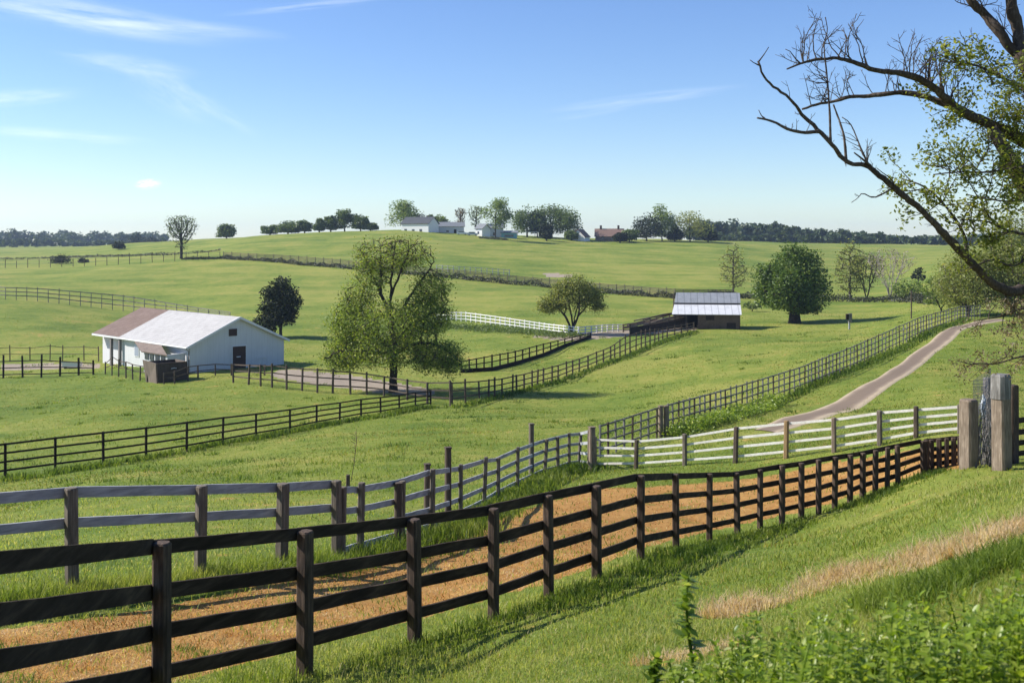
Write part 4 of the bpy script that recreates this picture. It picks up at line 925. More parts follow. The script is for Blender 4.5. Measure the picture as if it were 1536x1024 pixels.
def tree(name, label, base, H, R, prof, na, nl, ls, lm, bm, rb, trunk_h=.2, cat='tree', group=None, spread=None, sparse_top=0.0, twigs=0, lean=(0, 0), clump=0, lobes=None, buds=0, bias=(0, 0, .15), limbs=None, top_=None, dstep=None, rt=None, multi=0, kill=None, shell=.2):
    base = Vector(base); root = empty(name, base, label, cat, group)
    A_ = env_points(na, PROF[prof], H, R)
    if clump:
        cc = env_points(clump, PROF[prof], H*.96, R*.9); pick = rng.integers(0, clump, na); s = R*.10; cc[:, :2] *= .93
        A_ = cc[pick]+rng.normal(0, 1, (na, 3))*np.array([s, s, s*.7])
    if lobes:
        A_ = []; wts = np.array([q[5]*1. for q in lobes]); wts /= wts.sum()
        for i in rng.choice(len(lobes), na, p=wts):
            dx, dy, hh_, rx, rz, _w = lobes[i]; v = rng.normal(0, 1, 3); v *= rng.uniform(.25, 1)**.5/np.linalg.norm(v)
            A_.append((dx*R+v[0]*rx*R, dy*R+v[1]*rx*R, hh_*H+v[2]*rz*H))
        A_ = np.array(A_); A_[:, 2] = np.maximum(A_[:, 2], .1*H)
    A_[:, 0] += lean[0]*A_[:, 2]; A_[:, 1] += lean[1]*A_[:, 2]
    D = dstep or max(H, 2*R)/26
    nodes = []; par = []
    if multi:
        nodes.append((0, 0, -.2)); par.append(-1)
        for k in range(multi):
            a = rng.uniform(0, 6.283); nn = int(H*trunk_h/D)+1; pv = 0
            for j in range(1, nn+1):
                q = j*D; nodes.append((math.cos(a)*q*.28, math.sin(a)*q*.28, q)); par.append(pv); pv = len(nodes)-1
    else:
        nn = max(2, int(H*trunk_h/D)+1)
        for j in range(nn+1):
            q = -.3+j*(H*trunk_h+.3)/nn; nodes.append((lean[0]*q+.02*math.sin(j*1.7)*D*5, lean[1]*q+.02*math.cos(j*2.1)*D*5, q)); par.append(j-1)
        q0 = len(nodes)-1; top = H*(.78 if prof in ('cone', 'oval', 'round', 'wide') else .5); n2 = int(((H*top_ if top_ else top)-H*trunk_h)/D)
        for j in range(1, n2+1):
            q = H*trunk_h+j*D; nodes.append((lean[0]*q+rng.normal(0, .25)*D, lean[1]*q+rng.normal(0, .25)*D, q)); par.append(len(nodes)-2)
    for lm_ in (limbs or []):
        P_ = np.array(lm_, float)*np.array([R, R, H]); n_ = len(nodes); st = int(np.linalg.norm(np.array(nodes)-P_[0], axis=1).argmin())
        P_[0] = nodes[st]; L_ = np.linalg.norm(np.diff(P_, axis=0), axis=1).sum(); Q_, _q = catmull(P_, max(3, int(L_/D)+1))
        Q_[1:] += rng.normal(0, D*.09, Q_[1:].shape); pv = st
        for q_ in Q_[1:]: nodes.append(tuple(q_)); par.append(pv); pv = len(nodes)-1
    pos, pr = colonize(nodes, par, A_, D, kill or D*1.5, 1e9 if len(A_) < 900 else D*9, bias=bias)
    b = MB(); acc, ch, r = skel_tubes(b, pos, pr, rb, rt or rb*.035)
    # root flare
    if not multi: b.tube([(0, 0, -.3), (0, 0, rb*.8), (0, 0, rb*2.5)], [rb*1.45, rb*1.15, rb*.95], 9)
    tm = MB(); tm.v = b.v; tm.f = b.f
    tm.build('trunk', bm, root, (0, 0, 0), smooth=True)
    if nl:
        tips = pos[[i for i in range(len(pos)) if acc[i] < 5]]
        src = np.concatenate([tips, A_]) if len(tips) else A_
        if clump: src = np.concatenate([src, A_, A_])
        hh = src[:, 2]/H
        wgt = np.clip(1-sparse_top*np.clip((hh-.5)/.45, 0, 1), .03, 1)
        wgt *= 1+.5*rng.normal(0, 1, len(src)).clip(-1.5, 1.5); wgt = np.maximum(wgt, .02)
        pick = rng.choice(len(src), nl, p=wgt/wgt.sum()); s = spread or D*.8
        Pp = src[pick]+rng.normal(0, 1, (nl, 3))*np.array([s, s, s*.7])
        if clump:
            k = rng.integers(0, clump, nl); w3 = np.clip(rng.normal(0, 1, (nl, 3)), -1.7, 1.7); Pp = cc[k]+w3*np.array([R*shell, R*shell, R*shell*.8]); inn = rng.uniform(0, 1, nl) < .2
            Pp[inn] = env_points(int(inn.sum()), PROF[prof], H*.95, R*.92) if inn.any() else Pp[inn]
            Pp[:, 2] = np.maximum(Pp[:, 2], H*PROF[prof][0][0]*rng.uniform(.75, 1.25, nl))
        Pp[:, 2] = np.maximum(Pp[:, 2], .05)
        tone = .12*vnoise(Pp[:, 0]+Pp[:, 2]*.7, Pp[:, 1]-Pp[:, 2]*.4, R*.5, nl)
        crown_obj('crown', Pp, ls, lm, root, (0, 0, 0), tone)
        if buds:
            hi_ = tips[tips[:, 2] > H*.62]; bp = hi_[rng.integers(0, len(hi_), buds)]+rng.normal(0, .22, (buds, 3))
            o = crown_obj('buds', bp, ls*.62, M['leaf_pink'], root, (0, 0, 0)); o['label'] = 'reddish buds on the sparse top twigs'
    return root
def px_tree(name, label, px, py, h, w, prof, na, nl, lspx, lm, bm, rb, d=None, **kw):
    b = T(px, py, dmax=560) if d is None else G(px, d)
    k = b.y/F; return tree(name, label, b, h*k, w*.5*k, prof, na, nl, lspx*k, lm, bm, rb, **kw)
px_tree('spreading_tree', 'big spreading tree with sparse budding top and leafy skirt at centre', 590, 588, 238, 205, 'wide', 3200, 52000, 3.0, M['leaf_center'], M['bark'], .33, trunk_h=.16, sparse_top=.80, kill=.40, rt=.009, spread=.40, top_=.45, dstep=.36, buds=2600, bias=(0, 0, .38),
        limbs=[[(-.02, 0, .40), (-.12, .05, .55), (-.28, .08, .70), (-.42, .1, .83), (-.5, .1, .90)], [(-.03, 0, .44), (-.03, -.08, .62), (0, -.12, .8), (.04, -.1, .97)], [(0, 0, .42), (.15, .05, .54), (.33, .05, .66), (.5, .05, .76), (.6, 0, .82)], [(-.03, -.08, .6), (.1, -.1, .74), (.24, -.1, .9)], [(-.2, .07, .63), (-.2, .15, .8), (-.22, .2, .95)],
        [(0, 0, .28), (-.3, .1, .37), (-.58, .1, .48), (-.72, .1, .62)], [(0, 0, .23), (-.35, -.2, .26), (-.7, -.2, .27), (-.97, -.2, .22)], [(0, 0, .24), (.35, -.1, .31), (.7, -.1, .29), (1.0, -.1, .19)], [(0, 0, .32), (.3, .2, .42), (.58, .2, .50), (.8, .2, .56)], [(0, 0, .27), (.05, -.4, .33), (.1, -.75, .34)], [(0, 0, .26), (0, .4, .36), (-.05, .75, .38)], [(0, 0, .29), (-.25, -.4, .36), (-.45, -.65, .42)], [(-.5, .1, .44), (-.48, .1, .55), (-.45, .12, .66)]],
        lobes=[(0, 0, .24, .80, .09, 3.4), (-.66, .1, .25, .34, .11, 3.2), (.66, -.1, .23, .38, .10, 3), (-.62, 0, .44, .34, .13, 3.2), (-.52, .1, .60, .26, .08, 1.6), (0, -.3, .42, .55, .15, 4), (.48, .1, .48, .40, .14, 3.6), (.55, 0, .66, .28, .10, 2.4), (-.12, .1, .85, .5, .12, 4.2), (.2, -.1, .88, .42, .10, 3), (-.32, 0, .74, .28, .10, 2), (.85, 0, .16, .18, .06, .6), (-.85, 0, .20, .18, .07, 1)])
px_tree('round_tree', 'dense round dark green tree standing right of the old barn', 1192, 485, 128, 128, 'dome', 700, 34000, 3.6, M['leaf_oak'], M['bark'], .75, trunk_h=.16, clump=44, shell=.155, lean=(-.02, 0), spread=.45)
px_tree('small_tree', 'small bushy olive tree on several stems by the white fence', 858, 501, 92, 104, 'bush', 900, 14000, 2.6, M['leaf_olive'], M['bark'], .22, trunk_h=.12, multi=5, rt=.02, spread=.38, kill=.5,
        lobes=[(0, 0, .6, .7, .25, 5), (-.6, 0, .5, .35, .14, 2), (.6, .1, .62, .38, .13, 2.2), (.1, 0, .82, .5, .14, 2.4), (.75, 0, .45, .2, .07, 1), (-.8, 0, .42, .18, .08, .8), (-.3, -.2, .75, .3, .12, 1.2)])
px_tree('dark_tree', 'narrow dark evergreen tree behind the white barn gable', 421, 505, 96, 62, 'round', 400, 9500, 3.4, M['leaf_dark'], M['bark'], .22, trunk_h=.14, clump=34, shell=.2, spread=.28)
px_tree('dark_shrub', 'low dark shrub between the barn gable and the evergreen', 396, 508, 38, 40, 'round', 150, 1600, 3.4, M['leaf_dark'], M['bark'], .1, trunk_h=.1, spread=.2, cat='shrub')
px_tree('bare_tree', 'nearly leafless rounded tree standing alone in the far left field', 272, 388, 65, 50, 'fan', 700, 1500, 2.2, M['leaf_ridge'], M['bark'], .42, trunk_h=.26, rt=.03, kill=.75, bias=(0, 0, .35))
px_tree('thin_tree', 'slender grey green young tree behind the old barn', 1100, 441, 78, 48, 'oval', 400, 1500, 2.6, M['leaf_olive'], M['bark2'], .22, trunk_h=.3, rt=.035, kill=.9)
px_tree('thin_tree', 'tall thin olive tree right of the dense round tree', 1275, 449, 92, 56, 'oval', 420, 2200, 2.8, M['leaf_olive'], M['bark'], .28, trunk_h=.22, rt=.035, kill=.9)
px_tree('thin_tree', 'sprawling leafy olive tree between the thin tree and pinkish shrub', 1300, 449, 70, 62, 'fan', 320, 1500, 2.8, M['leaf_olive'], M['bark2'], .2, trunk_h=.2, multi=4, rt=.03, kill=.9)
px_tree('bare_shrub', 'pinkish bare many stemmed shrub with pale stems', 1335, 450, 78, 80, 'fan', 800, 1300, 1.7, M['leaf_pink'], M['palebark'], .13, trunk_h=.2, multi=9, cat='shrub', rt=.03, kill=.75)
px_tree('dark_shrub', 'small very dark bush above the lattice fence', 1378, 425, 25, 22, 'round', 120, 900, 2.6, M['leaf_dark'], M['bark'], .12, trunk_h=.1, cat='shrub')
px_tree('green_shrub', 'grey green rounded bush at the top of the lattice fence', 1412, 468, 58, 62, 'round', 260, 3200, 2.8, M['leaf_light'], M['bark'], .12, trunk_h=.08, cat='shrub', multi=4)
px_tree('green_shrub', 'light green bush between the pinkish shrub and the grey bush', 1362, 452, 36, 50, 'round', 200, 1700, 2.8, M['leaf_light'], M['bark'], .1, trunk_h=.08, cat='shrub', multi=4)
px_tree('green_shrub', 'low green shrub between the old barn and the round tree', 1128, 467, 17, 30, 'round', 90, 700, 2.4, M['leaf_ridge'], M['bark'], .08, trunk_h=.08, cat='shrub', multi=3)
px_tree('olive_tree', 'olive and brown budding tree where the driveway disappears', 1452, 474, 105, 95, 'oval', 700, 14000, 2.8, M['leaf_olive'], M['bark2'], .2, trunk_h=.1, multi=5, rt=.02, spread=.5)
px_tree('olive_tree', 'tall olive tree at the right edge beyond the driveway', 1520, 470, 150, 110, 'oval', 700, 18000, 3.0, M['leaf_olive'], M['bark2'], .26, trunk_h=.1, multi=5, rt=.02, spread=.5)
# ridge line trees: (across, foot depth, height, width, kind)
RT = [(340, 500, 21, 24, 'round', 'leaf_ridge', 'lone small round tree on the skyline left of the ridge trees'),
      (405, 452, 14, 20, 'round', 'leaf_ridge', 'leftmost low dark tree of the ridge row'),
      (432, 452, 19, 34, 'round', 'leaf_ridge', 'broad low dark tree second in the ridge row'),
      (457, 452, 22, 20, 'round', 'leaf_ridge', 'dark rounded tree beside the broad low one on the ridge'),
      (479, 450, 19, 17, 'round', 'leaf_ridge', 'small dark tree near the middle of the ridge row'),
      (496, 450, 27, 17, 'oval', 'leaf_ridge', 'narrow taller tree in the ridge row with bare stem'),
      (517, 450, 33, 25, 'round', 'leaf_ridge', 'tallest tree of the ridge row'),
      (541, 448, 27, 26, 'round', 'leaf_ridge', 'rightmost round tree of the ridge row'),
      (556, 446, 12, 16, 'round', 'leaf_ridge', 'low bush at the right end of the ridge row'),
      (607, 446, 43, 48, 'round', 'leaf_light', 'light green tree above the white hilltop house'),
      (632, 446, 24, 26, 'fan', 'leaf_pink', 'thin twiggy tree over the dark roof of the hilltop house'),
      (647, 446, 25, 14, 'round', 'leaf_ridge', 'small round green tree behind the long shed roof'),
      (660, 446, 28, 22, 'round', 'leaf_light', 'bright rounded shrub tree behind the long shed'),
      (691, 440, 38, 18, 'fan', 'leaf_pink', 'bare thin tree above the long hilltop shed'),
      (714, 440, 44, 28, 'fan', 'leaf_light', 'sparse twiggy tree left of the tall hilltop tree'),
      (743, 420, 60, 42, 'vase', 'leaf_light', 'tall light green tree in front of the bluish house'),
      (791, 456, 52, 44, 'round', 'leaf_ridge', 'dark round tree at the left of the big hilltop clump'),
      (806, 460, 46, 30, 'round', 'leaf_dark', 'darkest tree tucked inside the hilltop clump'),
      (826, 460, 50, 46, 'round', 'leaf_ridge', 'broad tree in the middle of the big hilltop clump'),
      (851, 455, 55, 44, 'round', 'leaf_ridge', 'rightmost tall tree of the big hilltop clump'),
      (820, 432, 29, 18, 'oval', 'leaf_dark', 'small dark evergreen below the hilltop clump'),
      (857, 446, 15, 20, 'round', 'leaf_ridge', 'low dark bush at the foot of the hilltop clump'),
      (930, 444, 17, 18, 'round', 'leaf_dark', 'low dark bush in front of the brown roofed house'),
      (944, 450, 22, 24, 'round', 'leaf_ridge', 'rounded bush right of the brown roofed house'),
      (970, 468, 42, 46, 'round', 'leaf_dark', 'dark wide tree at the left of the right hand hilltop trees'),
      (993, 474, 54, 40, 'round', 'leaf_light', 'pale tall tree behind the dark wide hilltop tree'),
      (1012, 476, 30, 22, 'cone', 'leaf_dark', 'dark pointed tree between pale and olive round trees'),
      (1035, 478, 50, 56, 'round', 'leaf_olive', 'smooth round olive tree at the right end of the hilltop'),
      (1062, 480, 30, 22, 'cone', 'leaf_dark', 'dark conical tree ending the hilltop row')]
for (px, d, h, wd, pf, lm, lb) in RT:
    bare = pf in ('fan',)
    pf = random.choice(('round', 'bush', 'dome')) if pf == 'round' else pf; wd *= 1.0 if bare else 1.22
    px_tree('ridge_tree', lb, px, 0, h, wd, pf, 110 if not bare else 220, 3400 if not bare else 700, 2.6 if not bare else 1.8, M[lm], M['bark2'] if bare else M['bark'], .28, d=d, group='trees along the hilltop skyline',
            trunk_h=.22 if pf in ('vase', 'fan') else .1, clump=0 if bare else 13, shell=.23, spread=1.1*d/F*h/30 if not bare else None, rt=.05)
for (px, d, h, wd, lb) in ((90, 345, 12, 30, 'long low dark bush in the far left field'), (178, 460, 13, 22, 'clipped dark bush in the far left meadow'), (125, 345, 6, 14, 'tiny dark bush along the far left fence'), (205, 800, 16, 34, 'dark bush in front of the far left woods'), (228, 820, 10, 26, 'low bush at the right end of the far left woods')):
    px_tree('field_bush', lb, px, 0, h, wd, 'round', 90, 1300, 2.2, M['leaf_dark'], M['bark'], .1, d=d, cat='bush', trunk_h=.06, group='bushes in the far left fields', spread=.9*d/F, clump=14, shell=.25)

def wood_mass(name, label, cols, m, leafpx, per=230, hz=0):
    """far-off woodland read as one mass: many crowns with trunks in one object"""
    Ps = []; b = MB()
    for (px, d, h, wd) in cols:
        g = G(px, d); k = d/F; H = h*k; R = wd*.5*k
        c = rng.normal(0, 1, (9, 3)); c /= np.linalg.norm(c, axis=1)[:, None]; c *= rng.uniform(.2, .8, (9, 1))
        P = c[rng.integers(0, 9, per)]+np.clip(rng.normal(0, .24, (per, 3)), -.42, .42); P = P*np.array([R, R, H*.5])+np.array([g.x, g.y, g.z+H*.45])
        Ps.append(P); b.tube([g, g+Vector((0, 0, H*.4))], [R*.05, R*.03], 5)
    P = np.concatenate(Ps); V, Q = leaves(P, leafpx*1.0, .8)
    n0 = len(V); tv = np.array(b.v); tris = [np.array([f for f in b.f if len(f) == 4])+n0]
    allV = np.concatenate([V, tv]); r = np.concatenate([np.clip(rng.normal(.45, .25, len(Q)), 0, 1), np.zeros(len(tris[0]))])
    return tag(np_mesh(name, allV, [np.concatenate([Q, tris[0]])], m, fattr={'rnd': r}), label, 'woods', kind='stuff')
cols = [(px, random.uniform(690, 760), random.uniform(27, 33)*(1-.75*max(0, px-1100)/245)+5, random.uniform(20, 30)) for px in np.linspace(1040, 1345, 58)]
cols += [(px, random.uniform(640, 690), random.uniform(10, 18), random.uniform(14, 26)) for px in np.linspace(1060, 1320, 24)]
wood_mass('woodland', 'hazy blue green woods along the skyline right of the hilltop', cols, M['forest'], 2.6, 330)
cols = [(px, random.uniform(620, 760), random.uniform(10, 20), random.uniform(16, 30)) for px in np.linspace(1310, 1640, 34)]
wood_mass('woodland', 'lower line of trees behind the meadow at far right', cols, M['forest'], 2.2, 300)
cols = [(px, random.uniform(1150, 1350), random.uniform(19, 28)-px*.012, random.uniform(16, 26)) for px in np.linspace(-330, 245, 84)]
wood_mass('woodland', 'hazy wooded skyline at the far left', cols, M['forest'], 3.2, 300)
cols = [(px, random.uniform(900, 1000), random.uniform(9, 17)*(1 if px < 90 else .7), random.uniform(14, 26)) for px in np.linspace(-250, 240, 40)]
wood_mass('woodland', 'nearer darker copse edge below the far left skyline', cols, M['forest'], 2.4, 280)
# hedges
def hedge(label, pts, h, wdt, n, ls, m, dmax=600, name='hedge'):
    P = [T(px, py, dmax=dmax) for px, py in pts]; x, y = strip(P, n, wdt); z = HT(x, y); hh = h*(.75+.25*vnoise(x, y, h*5, n))*rng.uniform(0.03, 1, n)**.8
    V, Q = leaves(np.stack([x, y, z+np.maximum(hh, .03)], 1), ls); r = np.clip(rng.normal(.45, .25, n), 0, 1)
    return tag(np_mesh(name, V, [Q], m, fattr={'rnd': r}), label, 'hedge', kind='stuff')
hedge('dark scrub hedge along the long fence at the foot of the hill', [(335, 389), (420, 394), (520, 403), (600, 411), (700, 420), (800, 429), (900, 439), (1010, 448), (1125, 446)], 1.35, .35, 14000, .36, M['hedge'], 420)
hedge('dark scrub hedge behind the round tree', [(1100, 447), (1150, 449), (1250, 452), (1345, 452), (1400, 456)], 1.6, .6, 5000, .36, M['hedge'], 420)
hedge('weedy bank below the distant white fence', [(640, 490), (700, 492), (760, 497), (830, 503), (860, 506)], .55, 1.3, 7000, .22, M['leaf_ridge'], name='weeds')
hedge('leafy weeds smothering the foot of the lattice fence', [(1010, 657), (1040, 646), (1080, 634), (1120, 622), (1165, 607)], .75, .45, 8000, .11, M['weed'], name='weeds')
hedge('dark hedge line at the far left field edge', [(-60, 390), (60, 388), (130, 386), (250, 383), (330, 376)], .9, .8, 3500, .45, M['hedge'], 480)
hedge('dark patch of scrub at the foot of the bare tree', [(276, 389), (300, 389), (334, 388)], .8, .9, 1300, .4, M['leaf_dark'], 420, 'scrub')
hedge('scrub patch under the hilltop houses', [(718, 357), (740, 359), (760, 360)], .8, .8, 900, .4, M['hedge'], 480, 'scrub')

# ------------------------------------------------------------------ the near tree at the right edge
def V3(px, py, d): return ((px-CX)/F*d, d, -(py-HZ)/F*d)
def front_tree():
    base = G(1650, 14.2); root = empty('overhanging_tree', base, 'large half dead tree reaching in from the right edge', 'tree')
    b = MB(); lines = {}
    def limb(key, pts, ra, rb_, pw=.8):
        P = np.array([V3(*p) for p in pts]); L_ = np.linalg.norm(np.diff(P, axis=0), axis=1).sum(); m = max(5, int(L_/.06))
        Q, q = catmull(P, m); Q[1:-1] += rng.normal(0, min(.004, ra*.06), (m-2, 3)); rr = (ra+(rb_-ra)*q**pw)*(1+.07*np.sin(q*31+ra*100)+rng.normal(0, .035, m))
        b.tube([Vector(p) for p in Q], list(rr), 10 if ra > .06 else 6); lines[key] = Q
    limb('trunk', [(1650, 760, 14.2), (1635, 560, 14.1), (1615, 440, 14.0), (1597, 330, 14.0), (1577, 220, 14.0), (1555, 130, 14.0), (1530, 78, 14.0)], .21, .10)
    limb('low', [(1615, 440, 14.0), (1560, 430, 13.7), (1520, 437, 13.4), (1490, 425, 13.3), (1455, 392, 13.1), (1420, 355, 12.9), (1385, 318, 12.8), (1345, 285, 12.7), (1312, 258, 12.6), (1298, 247, 12.6), (1278, 246, 12.5), (1262, 235, 12.5), (1245, 214, 12.4), (1228, 196, 12.4), (1205, 174, 12.4), (1188, 152, 12.3), (1172, 138, 12.3), (1158, 127, 12.3), (1145, 113, 12.2), (1137, 92, 12.2)], .078, .011)
    limb('low2', [(1229, 197, 12.4), (1205, 199, 12.3), (1180, 193, 12.2), (1158, 182, 12.2), (1136, 177, 12.1)], .026, .010)
    limb('tipa', [(1137, 94, 12.2), (1146, 82, 12.2), (1153, 71, 12.2)], .009, .004); limb('tipb', [(1138, 98, 12.2), (1130, 94, 12.1), (1125, 90, 12.1)], .008, .004)
    limb('tipc', [(1148, 180, 12.2), (1142, 173, 12.2), (1138, 165, 12.2)], .008, .004)
    limb('arch', [(1577, 240, 14.0), (1530, 208, 14.0), (1500, 194, 13.9), (1470, 180, 13.8), (1440, 165, 13.7), (1420, 148, 13.6), (1400, 132, 13.5), (1378, 118, 13.4), (1350, 110, 13.3), (1315, 106, 13.2), (1290, 97, 13.1), (1270, 90, 13.1), (1245, 88, 13.0), (1215, 91, 13.0), (1198, 97, 12.9), (1180, 104, 12.9)], .095, .009)
    limb('archtip', [(1200, 95, 12.9), (1192, 87, 12.9), (1186, 78, 12.9), (1178, 74, 12.9)], .010, .004)
    limb('mid', [(1440, 165, 13.7), (1410, 153, 13.8), (1385, 144, 13.9), (1355, 139, 14.0), (1330, 141, 14.0), (1300, 144, 14.1), (1272, 146, 14.1), (1252, 152, 14.2), (1228, 156, 14.2), (1203, 164, 14.2)], .048, .015)
    limb('prop', [(1597, 335, 14.0), (1550, 302, 13.7), (1524, 258, 13.6), (1502, 215, 13.5), (1487, 193, 13.5)], .12, .075)
    limb('topa', [(1535, 85, 14.0), (1514, 70, 14.0), (1497, 45, 14.0), (1477, 22, 14.1), (1452, -5, 14.1), (1430, -60, 14.2), (1415, -150, 14.2)], .075, .03)
    limb('topb', [(1530, 80, 14.0), (1526, 40, 14.1), (1516, 0, 14.1), (1510, -120, 14.2), (1500, -260, 14.3)], .085, .04)
    limb('sprout', [(1246, 212, 12.4), (1244, 160, 12.5), (1240, 110, 12.6), (1236, 70, 12.6), (1241, 45, 12.7), (1238, 26, 12.7)], .017, .005)
    limb('sprout2', [(1269, 240, 12.5), (1266, 205, 12.5), (1258, 178, 12.6), (1250, 157, 12.6)], .018, .009)
    limb('sprout3', [(1302, 246, 12.6), (1291, 222, 12.6), (1281, 196, 12.7), (1273, 183, 12.7), (1263, 176, 12.7)], .014, .005)
    limb('snag', [(1306, 249, 12.6), (1293, 238, 12.5), (1281, 229, 12.5)], .016, .008)
    limb('bow', [(1452, 390, 13.1), (1445, 350, 13.1), (1425, 318, 13.2), (1400, 290, 13.3), (1375, 275, 13.3), (1353, 268, 13.4)], .026, .007)
    limb('hook', [(1340, 282, 12.7), (1312, 296, 12.6), (1294, 290, 12.6), (1287, 297, 12.5), (1277, 304, 12.5)], .012, .004)
    limb('hook2', [(1345, 287, 12.7), (1338, 270, 12.6), (1322, 258, 12.6), (1315, 252, 12.6)], .010, .004)
    limb('budlimb', [(1625, 500, 14.1), (1570, 475, 13.6), (1536, 463, 13.4), (1505, 474, 13.3), (1480, 478, 13.2), (1460, 482, 13.2)], .034, .006)
    limb('budlimb2', [(1630, 540, 14.1), (1570, 530, 13.5), (1530, 535, 13.3), (1495, 545, 13.2), (1460, 546, 13.1), (1436, 541, 13.1)], .028, .005)
    limb('lf1', [(1597, 340, 14.0), (1550, 352, 13.4), (1510, 345, 13.2), (1480, 332, 13.1), (1440, 330, 13.1)], .03, .007)
    limb('lf2', [(1577, 240, 14.0), (1520, 252, 13.3), (1480, 258, 13.0), (1440, 258, 12.9), (1400, 262, 12.9)], .03, .007)
    limb('lf3', [(1560, 140, 14.0), (1510, 120, 13.4), (1470, 100, 13.2), (1440, 95, 13.1), (1412, 92, 13.1)], .03, .007)
    limb('lf4', [(1597, 330, 14.0), (1530, 395, 13.2), (1490, 390, 13.1), (1455, 402, 13.0)], .026, .006)
    limb('lf5', [(1590, 280, 14.0), (1530, 300, 13.2), (1490, 300, 13.0), (1450, 292, 12.9)], .026, .006)
    tips = []
    def twig(p, dv, ln, r, lev, straight=.16, up_=.25):
        n_ = max(3, int(ln/.055)); P = [Vector(p)]; dv = Vector(dv).normalized()
        for k in range(n_):
            dv = (dv+Vector(rng.normal(0, straight, 3))+Vector((0, 0, up_*.12))).normalized(); P.append(P[-1]+dv*(ln/n_))
        b.tube(P, list(np.linspace(r, max(.0022, r*.35), n_+1)), 4 if r < .007 else 5)
        tips.append(P[-1]); tips.append(P[len(P)//2])
        if lev > 0:
            for k in range(1, n_):
                if random.random() < .55:
                    sd = Vector(rng.normal(0, 1, 3)); sd -= dv*sd.dot(dv); q = (P[k+1]-P[k]).normalized()*.75+sd.normalized()*.75
                    twig(P[k], q, ln*random.uniform(.28, .6)*(1-.4*k/n_), max(.0028, r*.55), lev-1, straight, up_)
    def along(key, f0, f1, n_, l0, l1, r, lev, dirf, **kw):
        Q = lines[key]
        for k in range(n_):
            i = int((f0+(f1-f0)*random.random())*(len(Q)-2)); twig(Q[i], dirf(), random.uniform(l0, l1), r, lev, **kw)
    upd = lambda: (random.uniform(-.75, .45), random.uniform(-.5, .5), 1)
    lf = lambda: (random.uniform(-1, .1), random.uniform(-.5, .5), random.uniform(-.3, .8))
    along('arch', .38, .97, 38, .30, .62, .0085, 2, upd); along('mid', .3, .98, 18, .2, .5, .007, 2, upd); along('sprout', .25, .95, 14, .15, .38, .006, 2, lf)
    along('arch', .42, .6, 4, .5, .75, .011, 2, lambda: (random.uniform(-.2, .7), random.uniform(-.4, .4), 1)); along('arch', .85, 1, 4, .2, .4, .006, 2, lf)
    along('low', .42, .98, 16, .08, .22, .005, 1, lambda: (random.uniform(-.8, .6), random.uniform(-.5, .5), random.uniform(-.4, 1))); along('low2', .2, 1, 5, .05, .15, .005, 1, upd)
    along('sprout3', .2, 1, 6, .1, .25, .005, 1, lf); along('hook', .3, 1, 3, .06, .14, .004, 1, lf); along('snag', .1, .8, 4, .15, .3, .006, 1, upd)
    along('topa', .05, .6, 12, .35, .7, .008, 2, lambda: (random.uniform(-1, .4), random.uniform(-.5, .5), random.uniform(0, .9))); along('topb', .05, .5, 10, .3, .6, .008, 2, lambda: (random.uniform(-1, .8), random.uniform(-.5, .5), random.uniform(0, .9)))
    for key in ('budlimb', 'budlimb2'): along(key, .25, 1, 20, .15, .42, .006, 2, lambda: (random.uniform(-1, .3), random.uniform(-.6, .4), random.uniform(-.9, .7)), up_=-.1)
    bud = [t for t in tips if t.z < -.7]; tips.clear()
    lfd = lambda: (random.uniform(-1, .5), random.uniform(-.7, .5), random.uniform(-.5, .8))
    for key, f0, n_ in (('arch', 0, 16), ('lf1', .35, 13), ('lf2', .3, 16), ('lf3', .3, 18), ('lf5', .3, 13), ('bow', .3, 13), ('prop', .4, 10), ('lf4', .35, 4)):
        along(key, f0, .42 if key == 'arch' else 1, n_, .25, .6, .008, 2, lfd, up_=.05)
    along('trunk', .62, 1, 30, .4, .9, .012, 2, lambda: (random.uniform(-1.2, .3), random.uniform(-1, .2), random.uniform(-.3, .7)), up_=.05)
    b.build('trunk', M['bark2'], root, base, smooth=True)
    T_ = np.array([tuple(t) for t in tips]); px_, py_ = proj(T_[:, 0], T_[:, 1], T_[:, 2])
    T_ = T_[(py_ > 62)]
    nl = 12000; Pp = T_[rng.integers(0, len(T_), nl)]+rng.normal(0, .055, (nl, 3))
    crown_obj('crown', Pp, .052, M['leaf_front'], root, base, .14*vnoise(Pp[:, 0]*1.3, Pp[:, 2]*1.3, .9, 8), .55)
    B_ = np.array([tuple(t) for t in bud]); pp = B_[rng.integers(0, len(B_), 3600)]+rng.normal(0, .04, (3600, 3))
    o = crown_obj('buds', pp, .030, M['leaf_pink'], root, base); o['label'] = 'sparse pinkish buds on the drooping low twigs'
front_tree()

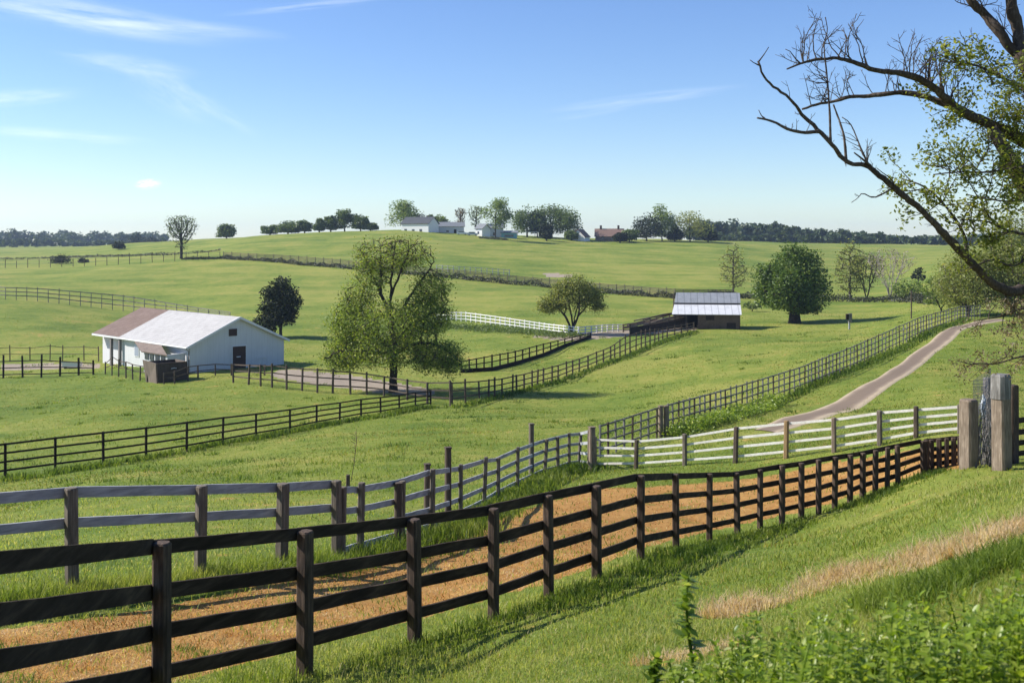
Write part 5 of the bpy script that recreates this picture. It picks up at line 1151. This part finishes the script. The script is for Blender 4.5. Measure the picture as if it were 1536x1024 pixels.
# ------------------------------------------------------------------ leafy weeds at the lower right
def weed_patch():
    Pts = []; n = 0; leafP = []; leafD = []; leafS = []; stems = MB()
    for k in range(380):
        px = random.uniform(1010, 1900); d = random.uniform(3.5, 5.2) if px > 1130 else random.uniform(4.6, 5.4)
        g = G(px, d); top = np.interp(px, [990, 1060, 1130, 1250, 1340, 1420, 1500, 1560, 1900], [1000, 985, 955, 925, 935, 925, 905, 900, 880])+random.gauss(0, 20)+14*math.sin(px*.045)
        h = (HZ-top)/F*d-g.z; h = min(max(h, .10), .75)*random.uniform(.75, 1.02)
        lx, ly = random.gauss(0, .12), random.gauss(0, .12)
        pts = [g+Vector((lx*t*t*h, ly*t*t*h, t*h)) for t in (0, .35, .7, 1)]; stems.tube(pts, [.006, .005, .004, .002], 4)
        m = int(12+h*50)
        for j in range(m):
            t = .25+.75*(j+.5)/m; c = Vector(pts[0]).lerp(Vector(pts[-1]), t); a = j*2.4+random.uniform(-.3, .3); el = random.uniform(-.2, 1.1)
            leafP.append(c); leafD.append((math.cos(a)*math.cos(el), math.sin(a)*math.cos(el), math.sin(el))); leafS.append(random.uniform(.022, .060)*(1.2-.4*t))
    P = np.array([tuple(p) for p in leafP]); D = np.array(leafD); S_ = np.array(leafS)[:, None]
    side = np.cross(D, np.array([0, 0, 1.])); side /= np.linalg.norm(side, axis=1)[:, None]; up = np.cross(side, D)
    q = [P, P+D*S_*.35+side*S_*.30+up*S_*.05, P+D*S_*.75+side*S_*.22, P+D*S_-up*S_*.12, P+D*S_*.75-side*S_*.22, P+D*S_*.35-side*S_*.30+up*S_*.05]
    V = np.stack(q, 1).reshape(-1, 3); b = np.arange(len(P))*6
    f = [np.stack([b, b+1, b+2, b+3], 1), np.stack([b, b+3, b+4, b+5], 1)]
    r = np.clip(rng.normal(.5, .24, len(P)), 0, 1)
    n0 = len(V); sf = np.array([f_ for f_ in stems.f if len(f_) == 4])+n0
    tag(np_mesh('weeds', np.concatenate([V, np.array(stems.v)]), f+[sf], M['weed'], fattr={'rnd': np.concatenate([r, r, np.full(len(sf), .3)])}), 'dense leafy green weeds filling the lower right corner', 'weeds', kind='stuff')
weed_patch()
def stalk(label, px, d, top, lean):
    g = G(px, d); root = empty('tall_weed', g, label, 'weed'); h = (HZ-top)/F*d-g.z
    pts = [g+Vector((lean*t*h+.015*math.sin(t*6), 0, t*h)) for t in np.linspace(0, 1, 9)]
    b = MB(); b.tube(pts, list(np.linspace(.012, .004, 9)), 6); b.build('stem', M['weed'], root, g, True)
    P = []; D = []; S_ = []
    for j in range(110):
        t = .35+.65*random.random()**.7; k = min(7, int(t*8)); c = pts[k].lerp(pts[k+1], t*8-k); a = random.uniform(0, 6.28); el = random.uniform(-.6, 1.0)
        P.append(tuple(c)); D.append((math.cos(a)*math.cos(el), math.sin(a)*math.cos(el), math.sin(el))); S_.append(random.uniform(.03, .11)*(1.1-.4*t))
    P = np.array(P); D = np.array(D); S_ = np.array(S_)[:, None]; side = np.cross(D, np.array([0, 0, 1.])); side /= np.linalg.norm(side, axis=1)[:, None]; up = np.cross(side, D)
    V = np.stack([P, P+D*S_*.4+side*S_*.28, P+D*S_, P+D*S_*.4-side*S_*.28], 1).reshape(-1, 3); b = np.arange(len(P))*4
    np_mesh('leaf', V, [np.stack([b, b+1, b+2, b+3], 1)], M['weed'], root, tuple(g), fattr={'rnd': np.clip(rng.normal(.3, .2, len(P)), 0, 1)})
stalk('tall single leafy weed stalk rising left of the weed bed', 1040, 5.0, 866, -.03)
stalk('shorter leafy stalk beside the straw patch at the weed bed edge', 982, 5.3, 985, .05)

# ------------------------------------------------------------------ far blue hill and the air
P = []
n = 60
for k in range(n+1):
    u = 1350+k*(1700-1350)/n; y = 2600
    hgt = 22*math.exp(-((u-1530)/110)**2)*(1+.1*math.sin(k*.7))
    for j, (dy, f) in enumerate(((-500, 0), (-200, .65), (0, 1), (250, .6), (550, 0))):
        d = y+dy; P.append(((u-CX)/F*d, d, -10 if f == 0 else -4+hgt*f*d/F+ (HZ-366)/F*d))
hi = np.arange((n+1)*5).reshape(n+1, 5)
hl = np_mesh('hill', P, [np.stack([hi[:-1, :-1], hi[1:, :-1], hi[1:, 1:], hi[:-1, 1:]], -1).reshape(-1, 4)], plain('far_hill_woods', (.045, .065, .035), .95, .1, .4, .01), smooth=True)
tag(hl, 'distant blue hill behind the right hand tree', 'hill', kind='structure')
zmin = float(ZZ.min())-2.0
b = MB(); b.abox(-4600, 4600, -60, 3700, zmin, 60)
hm = bpy.data.materials.new('air'); hm.use_nodes = True; ht = hm.node_tree; ht.nodes.clear()
hout = ht.nodes.new('ShaderNodeOutputMaterial'); hv = ht.nodes.new('ShaderNodeVolumePrincipled')
hv.inputs['Color'].default_value = (.62, .78, 1.0, 1); hv.inputs['Density'].default_value = .00014; hv.inputs['Anisotropy'].default_value = .2
ht.links.new(hv.outputs[0], hout.inputs['Volume'])
hz = b.build('haze', hm); tag(hz, 'thin blue summer haze over the fields', 'haze', kind='stuff')
